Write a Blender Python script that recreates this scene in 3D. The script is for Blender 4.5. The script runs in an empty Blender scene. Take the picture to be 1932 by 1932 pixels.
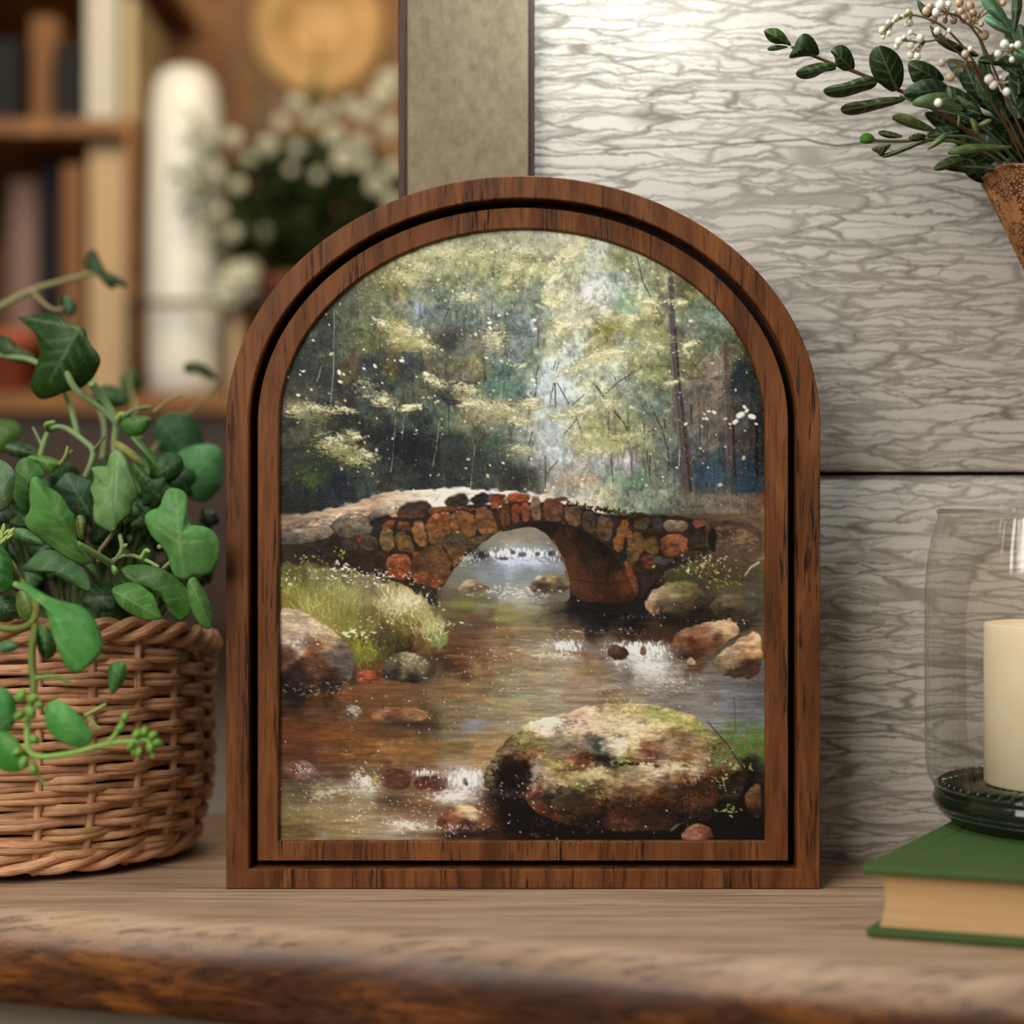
import bpy, bmesh, math, random
import numpy as np
from mathutils import Vector, Matrix
PAINT_GAIN = 1.36
# ------------------------------------------------------------------ the oil painting, brushed stroke by stroke
PX0, PY0, PWD, PHT = 514, 426, 936, 1176          # canvas area in millimetre-like units of the picture

def make_painting():
    rs = np.random.RandomState(7)
    W, H = PWD, PHT
    C = np.zeros((H, W, 3), np.float32)
    yy, xx = np.mgrid[0:H, 0:W].astype(np.float32)
    yy += PY0; xx += PX0

    def noise(sx, sy, seed):
        r = np.random.RandomState(seed)
        nx, ny = int(W / sx) + 3, int(H / sy) + 3
        g = r.rand(ny, nx).astype(np.float32)
        fx = (xx[0] - PX0) / sx; fy = (yy[:, 0] - PY0) / sy
        ix = fx.astype(int); iy = fy.astype(int)
        tx = fx - ix; ty = fy - iy
        tx = tx * tx * (3 - 2 * tx); ty = ty * ty * (3 - 2 * ty)
        a = g[iy][:, ix] * (1 - tx) + g[iy][:, ix + 1] * tx
        b = g[iy + 1][:, ix] * (1 - tx) + g[iy + 1][:, ix + 1] * tx
        return a * (1 - ty[:, None]) + b * ty[:, None]

    wpx = (noise(26, 26, 51) - .5) * 1.6 + (noise(9, 9, 52) - .5) * .9; wpy = (noise(26, 26, 53) - .5) * 1.6 + (noise(9, 9, 54) - .5) * .9

    def field(pts, sig):
        s = 6
        gx = np.arange(PX0, PX0 + W + s, s, dtype=np.float32)
        gy = np.arange(PY0, PY0 + H + s, s, dtype=np.float32)
        X, Y = np.meshgrid(gx, gy)
        num = np.zeros(X.shape + (3,), np.float32); den = np.zeros(X.shape, np.float32)
        for (x, y, r, g, b) in pts:
            d2 = (X - x) ** 2 + (Y - y) ** 2
            w = 1.0 / (d2 + sig * sig * .5) ** 2.4 * 1e5
            num += w[..., None] * np.array((r, g, b), np.float32); den += w
        F = num / den[..., None]
        fx = np.clip((xx - PX0 + wpx * sig) / s, 0, F.shape[1] - 1.01); fy = np.clip((yy - PY0 + wpy * sig) / s, 0, F.shape[0] - 1.01)
        ix = fx.astype(int); iy = fy.astype(int); tx = (fx - ix)[..., None]; ty = (fy - iy)[..., None]
        return ((F[iy, ix] * (1 - tx) + F[iy, ix + 1] * tx) * (1 - ty) + (F[iy + 1, ix] * (1 - tx) + F[iy + 1, ix + 1] * tx) * ty)

    bristle = rs.rand(512).astype(np.float32)

    def dab(cx, cy, L, w, ang, col, a=1.0, soft=0.35, br=0.0, clip=None, taper=0.0):
        """one brush mark: length L, width w, angle in degrees"""
        R = int(max(L, w) * 0.5 + 3)
        x0, x1 = int(cx) - R - PX0, int(cx) + R + 1 - PX0
        y0, y1 = int(cy) - R - PY0, int(cy) + R + 1 - PY0
        x0, y0, x1, y1 = max(x0, 0), max(y0, 0), min(x1, W), min(y1, H)
        if x0 >= x1 or y0 >= y1: return
        X = xx[y0:y1, x0:x1] - cx; Y = yy[y0:y1, x0:x1] - cy
        t = math.radians(ang); c, s = math.cos(t), math.sin(t)
        u = (X * c + Y * s) / (L * 0.5 + 0.3); v = (-X * s + Y * c)
        wl = w * 0.5 + 0.3
        if taper: wl = wl * np.clip(1 - taper * (u * 0.5 + 0.5), 0.05, 1)
        v = v / wl
        d = np.sqrt(np.abs(u) ** 2.6 + np.abs(v) ** 2.2)
        m = np.clip((1 - d) / soft, 0, 1) * a
        if br:
            k = ((v * 1.3 + 3) * 9 + rs.rand() * 400).astype(int) % 512
            m = m * (1 - br * bristle[k] * np.clip(u * 0.5 + 0.7, 0, 1))
        if clip is not None: m = m * clip[y0:y1, x0:x1]
        m = m[..., None]
        C[y0:y1, x0:x1] = C[y0:y1, x0:x1] * (1 - m) + np.array(col, np.float32) * m

    def line(pts, w0, w1, col, a=1.0, jit=0.0, clip=None):
        """a brush line along a polyline, width from w0 to w1"""
        pts = np.array(pts, np.float32)
        seg = np.sqrt(((pts[1:] - pts[:-1]) ** 2).sum(1)); tot = seg.sum()
        n = max(2, int(tot / max(1.0, min(w0, w1) * 0.7)))
        cum = np.concatenate([[0], np.cumsum(seg)])
        for i in range(n):
            t = (i + 0.5) / n; s = t * tot
            k = min(len(seg) - 1, int(np.searchsorted(cum, s) - 1)); k = max(k, 0)
            f = (s - cum[k]) / max(seg[k], 1e-6)
            p = pts[k] * (1 - f) + pts[k + 1] * f
            d = pts[k + 1] - pts[k]
            w = w0 + (w1 - w0) * t
            cc = [c + rs.uniform(-jit, jit) for c in col]
            dab(p[0] + rs.uniform(-.3, .3), p[1], max(tot / n * 2.4, w), w, math.degrees(math.atan2(d[1], d[0])), cc, a, 0.5, 0, clip)

    def glow(cx, cy, rx, ry, col, a):
        m = a * np.exp(-(((xx - cx) / rx) ** 2 + ((yy - cy) / ry) ** 2))
        C[:] = C * (1 - m[..., None]) + np.array(col, np.float32) * m[..., None]

    def sdist(pts, pad=8):
        P = np.array(pts, np.float32)
        x0 = max(int(P[:, 0].min()) - pad - PX0, 0); x1 = min(int(P[:, 0].max()) + pad - PX0, W)
        y0 = max(int(P[:, 1].min()) - pad - PY0, 0); y1 = min(int(P[:, 1].max()) + pad - PY0, H)
        X = xx[y0:y1, x0:x1]; Y = yy[y0:y1, x0:x1]
        d2 = np.full(X.shape, 1e9, np.float32); ins = np.zeros(X.shape, bool)
        for i in range(len(P)):
            ax, ay = P[i]; bx, by = P[(i + 1) % len(P)]
            ex, ey = bx - ax, by - ay
            t = np.clip(((X - ax) * ex + (Y - ay) * ey) / (ex * ex + ey * ey + 1e-6), 0, 1)
            d2 = np.minimum(d2, (X - ax - t * ex) ** 2 + (Y - ay - t * ey) ** 2)
            if ay != by:
                cr = ((ay > Y) != (by > Y)) & (X < (bx - ax) * (Y - ay) / (by - ay) + ax)
                ins ^= cr
        d = np.sqrt(d2); d[~ins] *= -1
        return d, x0, y0, x1, y1

    def smooth(pts, n=2):
        P = np.array(pts, np.float32)
        for _ in range(n):
            Q = np.roll(P, -1, 0)
            P = np.stack([P * .75 + Q * .25, P * .25 + Q * .75], 1).reshape(-1, 2)
        return P

    wob = (noise(9, 9, 91) - .5) * 5

    def mask_of(pts, soft=2.0, rough=0.6, rnd=2):
        d, x0, y0, x1, y1 = sdist(smooth(pts, rnd) if rnd else pts)
        m = np.zeros((H, W), np.float32)
        m[y0:y1, x0:x1] = np.clip((d + wob[y0:y1, x0:x1] * rough) / soft + .5, 0, 1)
        return m

    def fill(m, col, a=1.0):
        mm = (m * a)[..., None]
        C[:] = C * (1 - mm) + (np.array(col, np.float32) if not isinstance(col, np.ndarray) or col.ndim == 1 else col) * mm

    def brushed(m, F, n, Lr, wr, ang, jit, a=0.8, br=0.5, lum=14):
        """cover mask m with n strokes whose colour is taken from the field F"""
        ys, xs = np.nonzero(m > 0.4)
        if not len(xs): return
        for k in rs.randint(0, len(xs), n):
            x, y = xs[k], ys[k]
            l = rs.normal(0, lum)
            col = F[y, x] + l + rs.normal(0, lum * 0.3, 3)
            g = ang(x + PX0, y + PY0) if callable(ang) else ang
            dab(x + PX0, y + PY0, rs.uniform(*Lr), rs.uniform(*wr), g + rs.normal(0, jit), col, a * rs.uniform(.5, 1), .5, br, m)

    def cluster(cx, cy, rx, ry, n, cols, size=(2, 6), ang=0, aj=40, a=.95, tilt=0, asp=(.24, .62), clip=None):
        t = math.radians(tilt); c, s = math.cos(t), math.sin(t)
        for _ in range(n):
            u, v = rs.normal(0, .5) * rx, rs.normal(0, .5) * ry
            L = size[0] + (size[1] - size[0]) * rs.rand() ** 2
            col = np.array(cols[rs.randint(len(cols))], np.float32) + rs.normal(0, 8)
            dab(cx + u * c - v * s, cy + u * s + v * c, L, L * rs.uniform(*asp), ang + rs.normal(0, aj), col, a * rs.uniform(.7, 1), .45, 0, clip)

    def mottle(m, sx, sy, amp, seed, warm=0.0):
        n = (noise(sx, sy, seed) - .5) * 1.1 + (noise(sx * .45, sy * .45, seed + 1) - .5) * .8 + (noise(max(sx * .2, 1.2), max(sy * .2, 1.2), seed + 2) - .5) * .5
        k = 1 + n * amp * m
        C[:] = C * k[..., None]
        if warm:
            q = (noise(sx * 1.7, sy * 1.7, seed + 5) - .5) * warm * m
            C[..., 0] += q * 1.0; C[..., 2] -= q * 1.1

    flake = {}
    def scumble(cx, cy, rx, ry, tilt, col, cover=.5, a=.9, key=0):
        if key not in flake:
            sx, sy = [(7, 2.6), (4.5, 2), (3, 3), (3, 9)][key]
            flake[key] = .6 * noise(sx, sy, 200 + key) + .4 * noise(sx * .5, sy * .5, 300 + key)
        t = math.radians(tilt); c, s_ = math.cos(t), math.sin(t)
        X, Y = xx - cx, yy - cy
        env = 1 - np.sqrt(((X * c + Y * s_) / rx) ** 2 + ((-X * s_ + Y * c) / ry) ** 2)
        m = np.clip((flake[key] - (1 - cover) + (env - .5) * .7) * 7, 0, 1) * np.clip(env * 3, 0, 1) * a
        fill(m, col)

    # ---------------- the wood
    FOREST = [
     (750,470,158,154,116),(830,452,165,166,132),(900,455,158,158,126),(980,450,150,152,126),(1030,455,172,174,152),(1090,470,184,182,152),
     (640,560,70,74,58),(700,515,132,130,92),(740,545,126,124,84),(680,575,98,102,78),(600,600,58,62,52),(560,690,48,52,48),(545,740,62,62,52),
     (620,640,62,68,60),(620,720,48,54,54),(650,650,84,86,66),(660,690,92,84,58),(700,600,112,114,86),(700,650,112,110,70),(740,620,144,138,98),(790,560,128,132,112),
     (790,600,124,130,122),(760,580,120,122,104),(850,520,146,148,112),(840,570,112,124,110),(860,600,104,114,104),(845,640,78,76,72),(880,640,112,112,96),(920,580,132,136,118),(920,610,118,124,116),
     (960,520,150,150,112),(960,600,110,120,116),(960,650,110,116,110),(1000,560,128,136,120),(1000,620,118,126,120),(900,500,152,152,112),(1000,500,160,160,122),(1010,680,118,130,112),
     (880,680,132,128,94),(820,650,82,82,72),(930,720,96,116,98),(955,735,96,114,98),(860,725,100,92,80),(840,745,66,66,66),(780,700,80,84,68),(700,690,62,66,66),(735,690,90,86,48),(770,680,66,70,70),(790,650,136,130,90),
     (740,720,66,70,64),(680,730,52,54,50),(650,740,62,52,40),(560,770,110,104,82),(590,760,84,82,66),(640,780,48,50,44),(690,770,64,68,60),(740,780,92,98,80),(770,770,94,102,84),(800,790,50,54,54),(720,800,46,46,42),(830,770,96,108,88),
     (830,800,84,94,76),(880,770,124,122,98),(900,790,130,126,106),(950,770,132,132,110),(990,790,158,158,144),(560,810,88,88,68),(600,800,92,92,68),(545,830,64,66,54),(600,830,66,68,54),(640,850,96,94,64),(610,860,70,74,54),(680,855,80,82,58),(690,820,40,42,40),
     (740,840,34,36,38),(730,880,58,58,54),(780,850,30,33,36),(800,870,44,46,46),(850,840,54,60,54),(850,880,48,51,50),(890,830,82,88,74),(900,870,66,72,62),(930,840,78,90,74),(960,850,96,100,88),(960,880,72,72,64),(1000,850,140,144,134),(1000,890,104,104,94),(975,905,56,56,50),(1010,915,112,112,102),
     (540,880,54,58,44),(580,890,50,60,38),(590,905,58,72,36),(560,930,34,38,36),(640,905,32,37,44),(620,930,32,36,42),(690,890,66,74,62),(700,920,58,66,58),(650,945,44,46,48),(740,930,68,70,60),(770,900,56,60,56),(800,915,44,48,46),(860,905,54,57,52),(910,915,72,72,64),(530,945,30,34,26),(530,800,46,44,38),(532,870,40,42,34),
     (1080,500,158,158,122),(1060,470,190,184,150),(1110,470,188,190,172),(1130,500,176,180,164),(1140,535,184,188,178),(1180,490,148,150,112),(1210,510,160,162,134),(1190,530,176,180,160),(1240,520,152,152,116),(1265,560,120,118,100),(1150,570,180,184,170),(1110,560,190,186,170),
     (1060,560,186,184,152),(1090,590,182,176,150),(1200,570,160,166,136),(1180,565,150,170,140),(1230,590,166,160,120),(1250,625,140,140,104),(1300,560,110,114,80),(1310,590,128,140,120),(1290,620,118,120,102),(1340,610,128,142,126),(1350,640,110,118,92),
     (1060,620,190,188,152),(1110,630,176,178,156),(1150,620,142,136,88),(1190,620,150,148,106),(1130,640,150,146,104),(1080,660,188,192,180),(1050,640,170,172,146),(1030,600,150,154,134),(1180,650,168,174,156),(1220,650,172,168,136),(1150,670,186,182,150),(1200,690,164,162,124),(1100,690,184,186,166),(1050,710,192,200,196),(1070,740,188,196,190),
     (1240,690,136,140,98),(1270,700,122,124,90),(1320,660,130,130,92),(1320,690,126,122,92),(1350,690,126,112,100),(1360,730,116,102,94),(1390,680,96,96,70),(1400,715,44,52,54),(1425,700,44,46,40),(1150,710,166,172,152),(1190,720,140,146,126),(1110,720,176,178,152),(1140,745,164,168,140),
     (1030,740,170,176,168),(1020,790,172,176,164),(1040,770,186,188,176),(1040,830,178,182,178),(1050,860,176,178,172),(1100,780,170,172,142),(1120,810,166,166,118),(1150,790,164,166,132),(1180,800,150,152,112),(1160,840,156,156,112),(1100,840,172,170,140),(1200,760,122,130,112),(1230,770,110,118,106),(1210,740,138,142,116),(1250,740,112,118,94),
     (1240,800,118,118,102),(1220,830,146,146,118),(1260,830,118,120,108),(1310,720,112,106,92),(1310,770,108,100,90),(1350,790,106,98,86),(1330,820,100,96,86),(1400,790,72,68,60),(1430,790,36,34,28),(1380,830,90,84,76),(1410,840,66,62,58),(1436,850,34,33,32),
     (1100,880,166,160,146),(1080,905,178,160,140),(1050,905,170,168,156),(1140,880,162,162,156),(1180,870,160,156,156),(1170,905,128,140,118),(1200,900,104,136,108),(1200,930,124,130,112),(1230,880,122,126,112),(1250,900,112,120,108),(1250,930,118,122,106),(1280,880,98,100,98),(1310,880,92,94,100),(1325,890,70,86,104),
     (1340,905,56,76,100),(1355,870,66,78,94),(1380,870,76,76,78),(1400,900,54,66,86),(1420,920,48,58,70),(1430,905,40,52,66),(1380,920,84,82,74),(1360,920,74,78,80),(1320,925,96,90,74),(1300,940,106,104,92),(1350,950,108,98,88),(1400,950,98,88,78),(1430,950,120,80,62),(1150,935,152,152,128),(1110,930,172,168,150),(1060,930,150,146,132),(1380,975,128,108,90),(1430,985,134,110,82)]
    FOREST = [(x, y, r, g, b if b < r + 12 else b - (b - r - 12) * .6) for (x, y, r, g, b) in FOREST]
    F = field(FOREST, 17)
    up = np.ones((H, W), np.float32)
    C[:] = F
    def fang(x, y):
        if y > 800: return 90 if rs.rand() < .55 else 0
        return rs.choice([90, -25, 25, 20, 90])
    forest_m = (yy < 985).astype(np.float32)
    brushed(forest_m, F, 1500, (14, 40), (5, 13), fang, 18, .5, .8, 11)
    brushed(forest_m, F, 3600, (6, 20), (2.5, 6), fang, 28, .6, .7, 19)
    mottle(forest_m, 24, 20, .26, 61, 7); mottle(forest_m, 8, 12, .24, 71, 4)
    sp = noise(1.6, 1.6, 3) - .5
    C[:] += (sp * 15 + (noise(4, 4, 4) - .5) * 10)[..., None] * forest_m[..., None]
    # light breaking through
    glow(1050, 715, 30, 34, (198, 206, 202), .55); glow(1118, 535, 16, 10, (222, 228, 226), .5); glow(1040, 830, 34, 60, (184, 188, 184), .35)
    glow(1100, 500, 40, 22, (192, 194, 178), .3); glow(900, 875, 60, 40, (58, 62, 56), .35); glow(985, 905, 30, 22, (50, 50, 44), .6)
    glow(770, 850, 60, 40, (28, 31, 34), .55); glow(850, 640, 20, 18, (62, 60, 62), .6); glow(840, 745, 18, 12, (44, 48, 52), .6)
    glow(690, 690, 20, 24, (50, 56, 60), .4); glow(773, 682, 14, 12, (50, 55, 60), .6); glow(650, 905, 40, 22, (30, 35, 44), .5); glow(575, 890, 40, 50, (44, 52, 36), .3)
    glow(1195, 912, 22, 9, (98, 126, 100), .5); glow(1340, 900, 26, 18, (58, 72, 90), .6); glow(1418, 920, 16, 10, (52, 64, 84), .6); glow(1400, 712, 20, 18, (38, 48, 54), .6)
    glow(945, 730, 26, 16, (96, 120, 102), .4); glow(930, 838, 16, 8, (76, 106, 78), .5); glow(1120, 905, 14, 5, (216, 150, 110), .6); glow(1056, 912, 14, 6, (206, 150, 118), .4)
    # canvas weave
    weave = (np.sin(xx * 2.1) + np.sin(yy * 2.1)) * 1.6
    # blurred brush blocks
    for (x, y, L, w, g, c, a) in [(665,660,70,17,90,(84,58,58),.75),(665,575,46,16,90,(74,64,62),.5),(745,552,40,13,90,(92,74,62),.8),(624,700,170,17,90,(56,60,62),.75),(750,655,44,22,90,(134,106,48),.7),(785,580,34,10,90,(168,180,204),.85),(796,582,28,8,90,(150,162,190),.7),(584,625,26,8,90,(136,138,118),.7),
        (885,498,12,8,90,(120,112,104),.7),(880,516,14,6,90,(112,104,98),.7),(876,545,16,6,90,(104,98,92),.7),(855,597,30,9,90,(170,158,126),.7),(947,612,18,9,90,(172,158,116),.8),(940,652,18,10,90,(178,162,118),.8),(770,745,44,18,90,(116,128,108),.5),(1005,615,30,10,80,(206,212,220),.7),
        (930,575,26,18,30,(160,164,168),.6),(920,550,16,8,60,(166,172,182),.6),(870,555,34,7,20,(158,158,116),.7),(660,760,90,16,90,(58,46,36),.5),(727,820,140,20,90,(62,58,54),.5),(835,850,70,13,90,(70,74,60),.7),(1040,815,60,30,90,(186,190,190),.3),(1170,575,30,18,10,(134,164,128),.6),(1190,580,24,14,0,(140,164,132),.5),
        (1290,560,40,11,90,(70,60,56),.6),(1303,552,30,12,25,(180,178,96),.7),(1145,620,44,22,-10,(122,114,44),.7),(1120,628,30,18,-20,(96,92,40),.7),(1142,505,16,12,60,(112,116,78),.7),(1178,502,30,12,0,(132,132,84),.6),(1320,610,44,10,-10,(100,96,86),.6),(1330,732,60,14,5,(70,76,80),.6),(1318,740,70,10,8,(74,74,76),.5)]:
        dab(x, y, L, w, g, c, a, .6, .5)
    for k in range(90):                                   # loose scumbles
        x, y = rs.uniform(560, 1400), rs.uniform(480, 930)
        dab(x, y, rs.uniform(20, 60), rs.uniform(4, 9), rs.choice([-18, 20, 25, 90]) + rs.normal(0, 8), F[int(y - PY0), int(x - PX0)] + rs.normal(4, 14), .35, .7, .9)
    # sapling trunks
    for k in range(60):
        x = rs.uniform(560, 1000); y = rs.uniform(520, 880); L = rs.uniform(20, 70); dk = F[int(y - PY0), int(x - PX0)]
        line([(x, y), (x + rs.normal(0, 3), y + L)], rs.uniform(1, 2.2), 1, dk * .62, .6)
    for k in range(46):
        x = rs.uniform(1130, 1425); y = rs.uniform(740, 880); L = rs.uniform(25, 80); dk = F[int(y - PY0), int(x - PX0)]
        line([(x, y), (x + rs.normal(0, 3), y + L)], rs.uniform(1, 2.6), 1, dk * .66, .6)
    for P in [[(629,580),(627,700),(622,760)],[(745,790),(738,880),(735,892)],[(828,795),(822,850),(815,880)],[(896,840),(890,895),(887,922)],[(604,690),(596,720)],[(760,800),(757,830)]]:
        line(P, 1.4, 2.4, (150, 150, 134), .6, 8)
    for P in [[(673,617),(695,626),(708,637)],[(717,620),(714,680),(712,760)],[(852,546),(846,570)],[(935,467),(930,520)],[(1000,462),(985,485)],[(975,525),(968,548)],[(846,580),(832,620)],[(915,700),(912,730)],[(930,605),(925,640),(924,655)],[(1017,622),(1015,655)],[(842,680),(838,705)],[(1049,680),(1044,700)],[(1055,683),(1050,700)],[(1046,722),(1038,760)],[(1052,722),(1076,765)],[(1048,722),(1049,770)],[(1080,765),(1100,748),(1104,744)],
              [(1122,724),(1150,766),(1180,800),(1192,830)],[(1126,726),(1160,772),(1188,812)],[(1138,748),(1165,722),(1200,700),(1215,692)],[(1163,718),(1160,710)],[(1012,740),(1000,760),(995,800)],[(975,790),(960,830)],[(1005,815),(995,855)],[(1000,860),(990,890)],[(1030,895),(1055,868)],[(1029,860),(1030,930)],[(1228,850),(1228,910)],[(1154,865),(1158,912)],[(1222,850),(1229,914)],[(1150,775),(1150,830)],[(1270,690),(1240,690)],
              [(1203,480),(1215,530),(1235,570),(1252,596)],[(1232,590),(1247,590)],[(1310,695),(1330,672),(1342,660)],[(1310,655),(1335,635),(1352,626)],[(1378,690),(1400,686)],[(1340,716),(1365,708)],[(1355,754),(1370,746)],[(1385,755),(1400,756)],[(1310,788),(1330,782)],[(1090,790),(1065,820)],[(1088,785),(1095,810)],[(1015,690),(1010,760)],[(938,782),(958,792)]]:
        line(P, 1.8, 1.2, (60, 58, 52), .75, 6)
    # the standing trunks on the right
    line([(1268,525),(1270,600),(1274,680),(1282,790),(1293,870),(1300,930)], 14, 20, (86, 79, 76), .88, 8)
    line([(1263,525),(1266,640),(1276,760),(1286,860)], 2.5, 4, (122, 112, 106), .5, 6)
    line([(1276,620),(1284,720),(1296,830),(1306,930)], 4, 6, (54, 44, 40), .8, 6)
    line([(1291,770),(1300,830),(1306,900)], 6, 8, (84, 66, 56), .6, 8)
    line([(1372,645),(1376,740),(1380,880)], 10, 14, (88, 74, 68), .8, 7)
    line([(1366,650),(1371,750),(1374,860)], 2, 2.5, (118, 104, 96), .5)
    line([(1386,800),(1390,900)], 5, 6, (44, 34, 32), .7, 5)
    line([(1420,760),(1422,850)], 9, 10, (48, 44, 42), .6, 5); line([(1430,780),(1432,900)], 6, 8, (22, 20, 18), .7)
    line([(1235,776),(1252,812),(1262,850),(1264,890)], 2.5, 3.5, (72, 68, 62), .8); line([(1255,790),(1257,808)], 3, 3, (66, 62, 58), .8)
    line([(1193,850),(1195,905)], 4, 4.5, (110, 106, 108), .7); line([(1322,760),(1323,840)], 2.5, 2, (66, 54, 50), .7); line([(1306,765),(1308,800)], 2, 2, (60, 54, 50), .7); line([(1337,800),(1336,866)], 2.5, 2, (74, 62, 56), .6)
    for x in (1232, 1238, 1243, 1248): line([(x, 842), (x + 3, 868)], 1.2, 1, (84, 88, 84), .6)
    line([(1284,850),(1283,880)], 1.5, 2, (206, 186, 140), .7)
    # leaf light
    CR = [(232, 226, 190), (222, 214, 170), (206, 198, 150), (236, 232, 206)]; OL = [(166, 162, 104), (150, 150, 92), (184, 178, 124), (140, 138, 84)]
    for (x, y, rx, ry, n, tl) in [(830,472,34,12,40,15),(795,500,36,16,46,18),(900,478,34,12,36,-10),(760,520,34,14,30,25),(765,625,46,16,50,20),(748,640,22,8,26,-4),(800,650,34,12,34,25),(720,610,24,10,20,25),(690,735,30,20,30,38),(720,755,40,14,46,28),(775,768,34,6,40,-8),(600,772,50,10,34,12),(648,772,36,6,26,14),(665,820,26,8,16,12),
        (630,842,46,22,60,22),(690,858,30,10,34,20),(665,868,34,12,40,20),(560,775,30,14,18,0),(1060,500,60,12,60,-38),(1085,470,44,10,40,-32),(1045,570,34,10,30,20),(1065,612,44,10,46,8),(990,470,50,18,26,0),(970,500,30,20,18,0),(1180,598,50,8,46,-8),(1230,568,34,6,26,-4),(1280,568,24,7,20,0),(1140,668,60,12,64,-14),(1090,695,44,10,36,-18),(1230,650,34,10,34,10),(1305,650,24,8,14,-20),(1100,775,54,9,50,-8),(1060,785,30,6,20,-5),(1150,760,30,16,16,0),
        (1230,712,26,7,16,-10),(1180,825,60,7,36,-4),(1270,722,30,7,18,-15),(940,770,60,16,60,6),(900,762,44,12,34,14),(880,735,40,14,26,22),(980,795,40,10,26,0),(1000,765,34,14,26,6),(1130,850,44,10,26,-4),(985,850,40,12,14,10),(880,560,40,14,14,0),(930,640,34,30,10,0),(1160,600,30,6,22,10),(820,720,34,14,18,28)]:
        cluster(x, y, rx, ry, n // 2, OL, (3, 11), tl, 25, .75, tl); scumble(x, y, rx * 1.35, ry * 1.7, tl, (164, 160, 118), .55, .75, 0); scumble(x, y - 2, rx * 1.05, ry * 1.1, tl, (218, 211, 176), .46, .85, 1); cluster(x, y, rx * .85, ry * .8, int(n * .8), CR, (1.6, 8), tl + 5, 30, .9, tl)
    for (x, y, L, g) in [(845,472,22,10),(1062,612,40,10),(1035,575,34,28),(1130,672,38,-20),(1160,665,34,-8),(1190,598,26,-12),(1050,520,34,-40),(1090,478,40,-30),(1245,650,22,15),(1300,650,24,-20),(770,768,28,-5),(760,640,20,-10),(795,625,18,50),(720,745,26,42),(1110,768,18,-55),(1005,752,16,10),(640,825,14,60),(672,826,16,40),(648,845,12,20),(985,690,22,-20),(880,762,22,15),(1235,570,30,-5),(1288,570,22,8),(1200,600,20,-20),(1298,665,16,-60),(1145,590,18,60)]:
        for k in range(5): dab(x + rs.normal(0, L * .25), y + rs.normal(0, 3), L * rs.uniform(.4, .9), rs.uniform(3, 7), g + rs.normal(0, 8), (230 + rs.normal(0, 8), 224, 186), .8, .5, .6)
    for (x, y, rx, ry, tl, c, cv, a, ky) in [(1075,470,70,16,-35,(226,220,178),.5,.8,0),(1150,500,50,24,10,(196,194,158),.5,.6,2),(840,480,60,20,12,(214,208,164),.5,.7,0),(925,490,60,40,0,(170,168,122),.5,.6,0),(780,520,60,26,20,(180,176,128),.5,.7,0),(770,640,70,34,10,(166,160,108),.55,.7,0),(860,740,60,30,15,(160,152,104),.5,.6,0),
          (1080,600,60,30,15,(206,200,164),.5,.6,0),(1170,600,70,24,-5,(166,166,120),.5,.6,0),(1130,680,90,26,-14,(200,194,150),.5,.7,0),(1060,700,40,30,0,(196,198,176),.5,.5,2),(1240,640,60,30,0,(150,150,104),.5,.6,0),(1230,715,60,22,-6,(150,152,104),.5,.7,0),(1130,840,100,22,-4,(176,174,120),.5,.7,0),(1110,800,50,24,0,(178,176,124),.5,.6,0),(1200,830,60,24,25,(160,158,112),.5,.6,0),
          (940,780,80,26,5,(168,160,118),.5,.7,0),(640,855,70,34,18,(130,128,78),.5,.8,0),(600,790,60,26,8,(122,118,78),.5,.7,0),(575,775,40,18,0,(140,132,100),.5,.6,2),(580,900,40,30,30,(74,90,44),.5,.7,0),(660,640,60,40,20,(104,106,74),.5,.6,0),(700,560,50,36,20,(140,138,94),.5,.6,0),(640,580,30,40,0,(98,104,78),.5,.6,3),(560,720,40,60,0,(84,86,70),.5,.5,3),(700,790,40,30,30,(96,98,72),.5,.6,0),(800,740,60,30,20,(112,112,80),.5,.6,0),
          (1330,770,60,60,0,(128,114,98),.5,.55,3),(1340,690,40,30,0,(140,126,108),.5,.5,2),(1300,590,50,30,10,(124,128,92),.5,.6,0),(820,620,60,36,10,(104,110,92),.5,.5,0),(900,640,60,40,0,(122,122,104),.5,.5,2),(980,860,60,40,0,(130,132,120),.5,.4,2),(1240,910,60,26,-10,(136,136,116),.5,.5,0),(1360,940,80,22,0,(134,118,102),.5,.6,0)]:
        scumble(x, y, rx, ry, tl, c, cv, a, ky)
    for (x, y, rx, ry, c) in [(775,690,30,14,(48,52,56)),(690,735,50,16,(50,54,52)),(850,640,24,18,(58,58,58)),(835,745,26,12,(46,48,50)),(640,800,60,12,(40,42,40)),(720,815,40,14,(38,38,36)),(770,845,60,40,(30,32,34)),(600,870,50,14,(44,48,40)),(560,700,30,40,(48,52,48)),(900,880,60,26,(54,56,52)),(980,905,34,18,(50,50,44))]:
        scumble(x, y, rx * 1.5, ry * 1.5, 0, c, .56, .6, 2)
    glow(1000, 450, 150, 26, (196, 196, 166), .4); glow(830, 480, 70, 22, (176, 174, 134), .35)
    F2 = F.copy()
    def dang(x, y): return rs.choice([-20, 25, 30, 80])
    brushed(forest_m, np.clip(F2 + 16, 0, 255), 2600, (3, 11), (1.4, 3.6), dang, 25, .75, .25, 26)
    brushed(forest_m, np.clip(F2 * 1.18 + np.array((26, 24, 4), np.float32), 0, 235), 1500, (3, 9), (1.5, 3.8), dang, 30, .7, .2, 16)
    brushed(forest_m, F2 * .55, 700, (4, 14), (1.2, 3), lambda x, y: 90, 14, .6, .2, 8)
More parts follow.
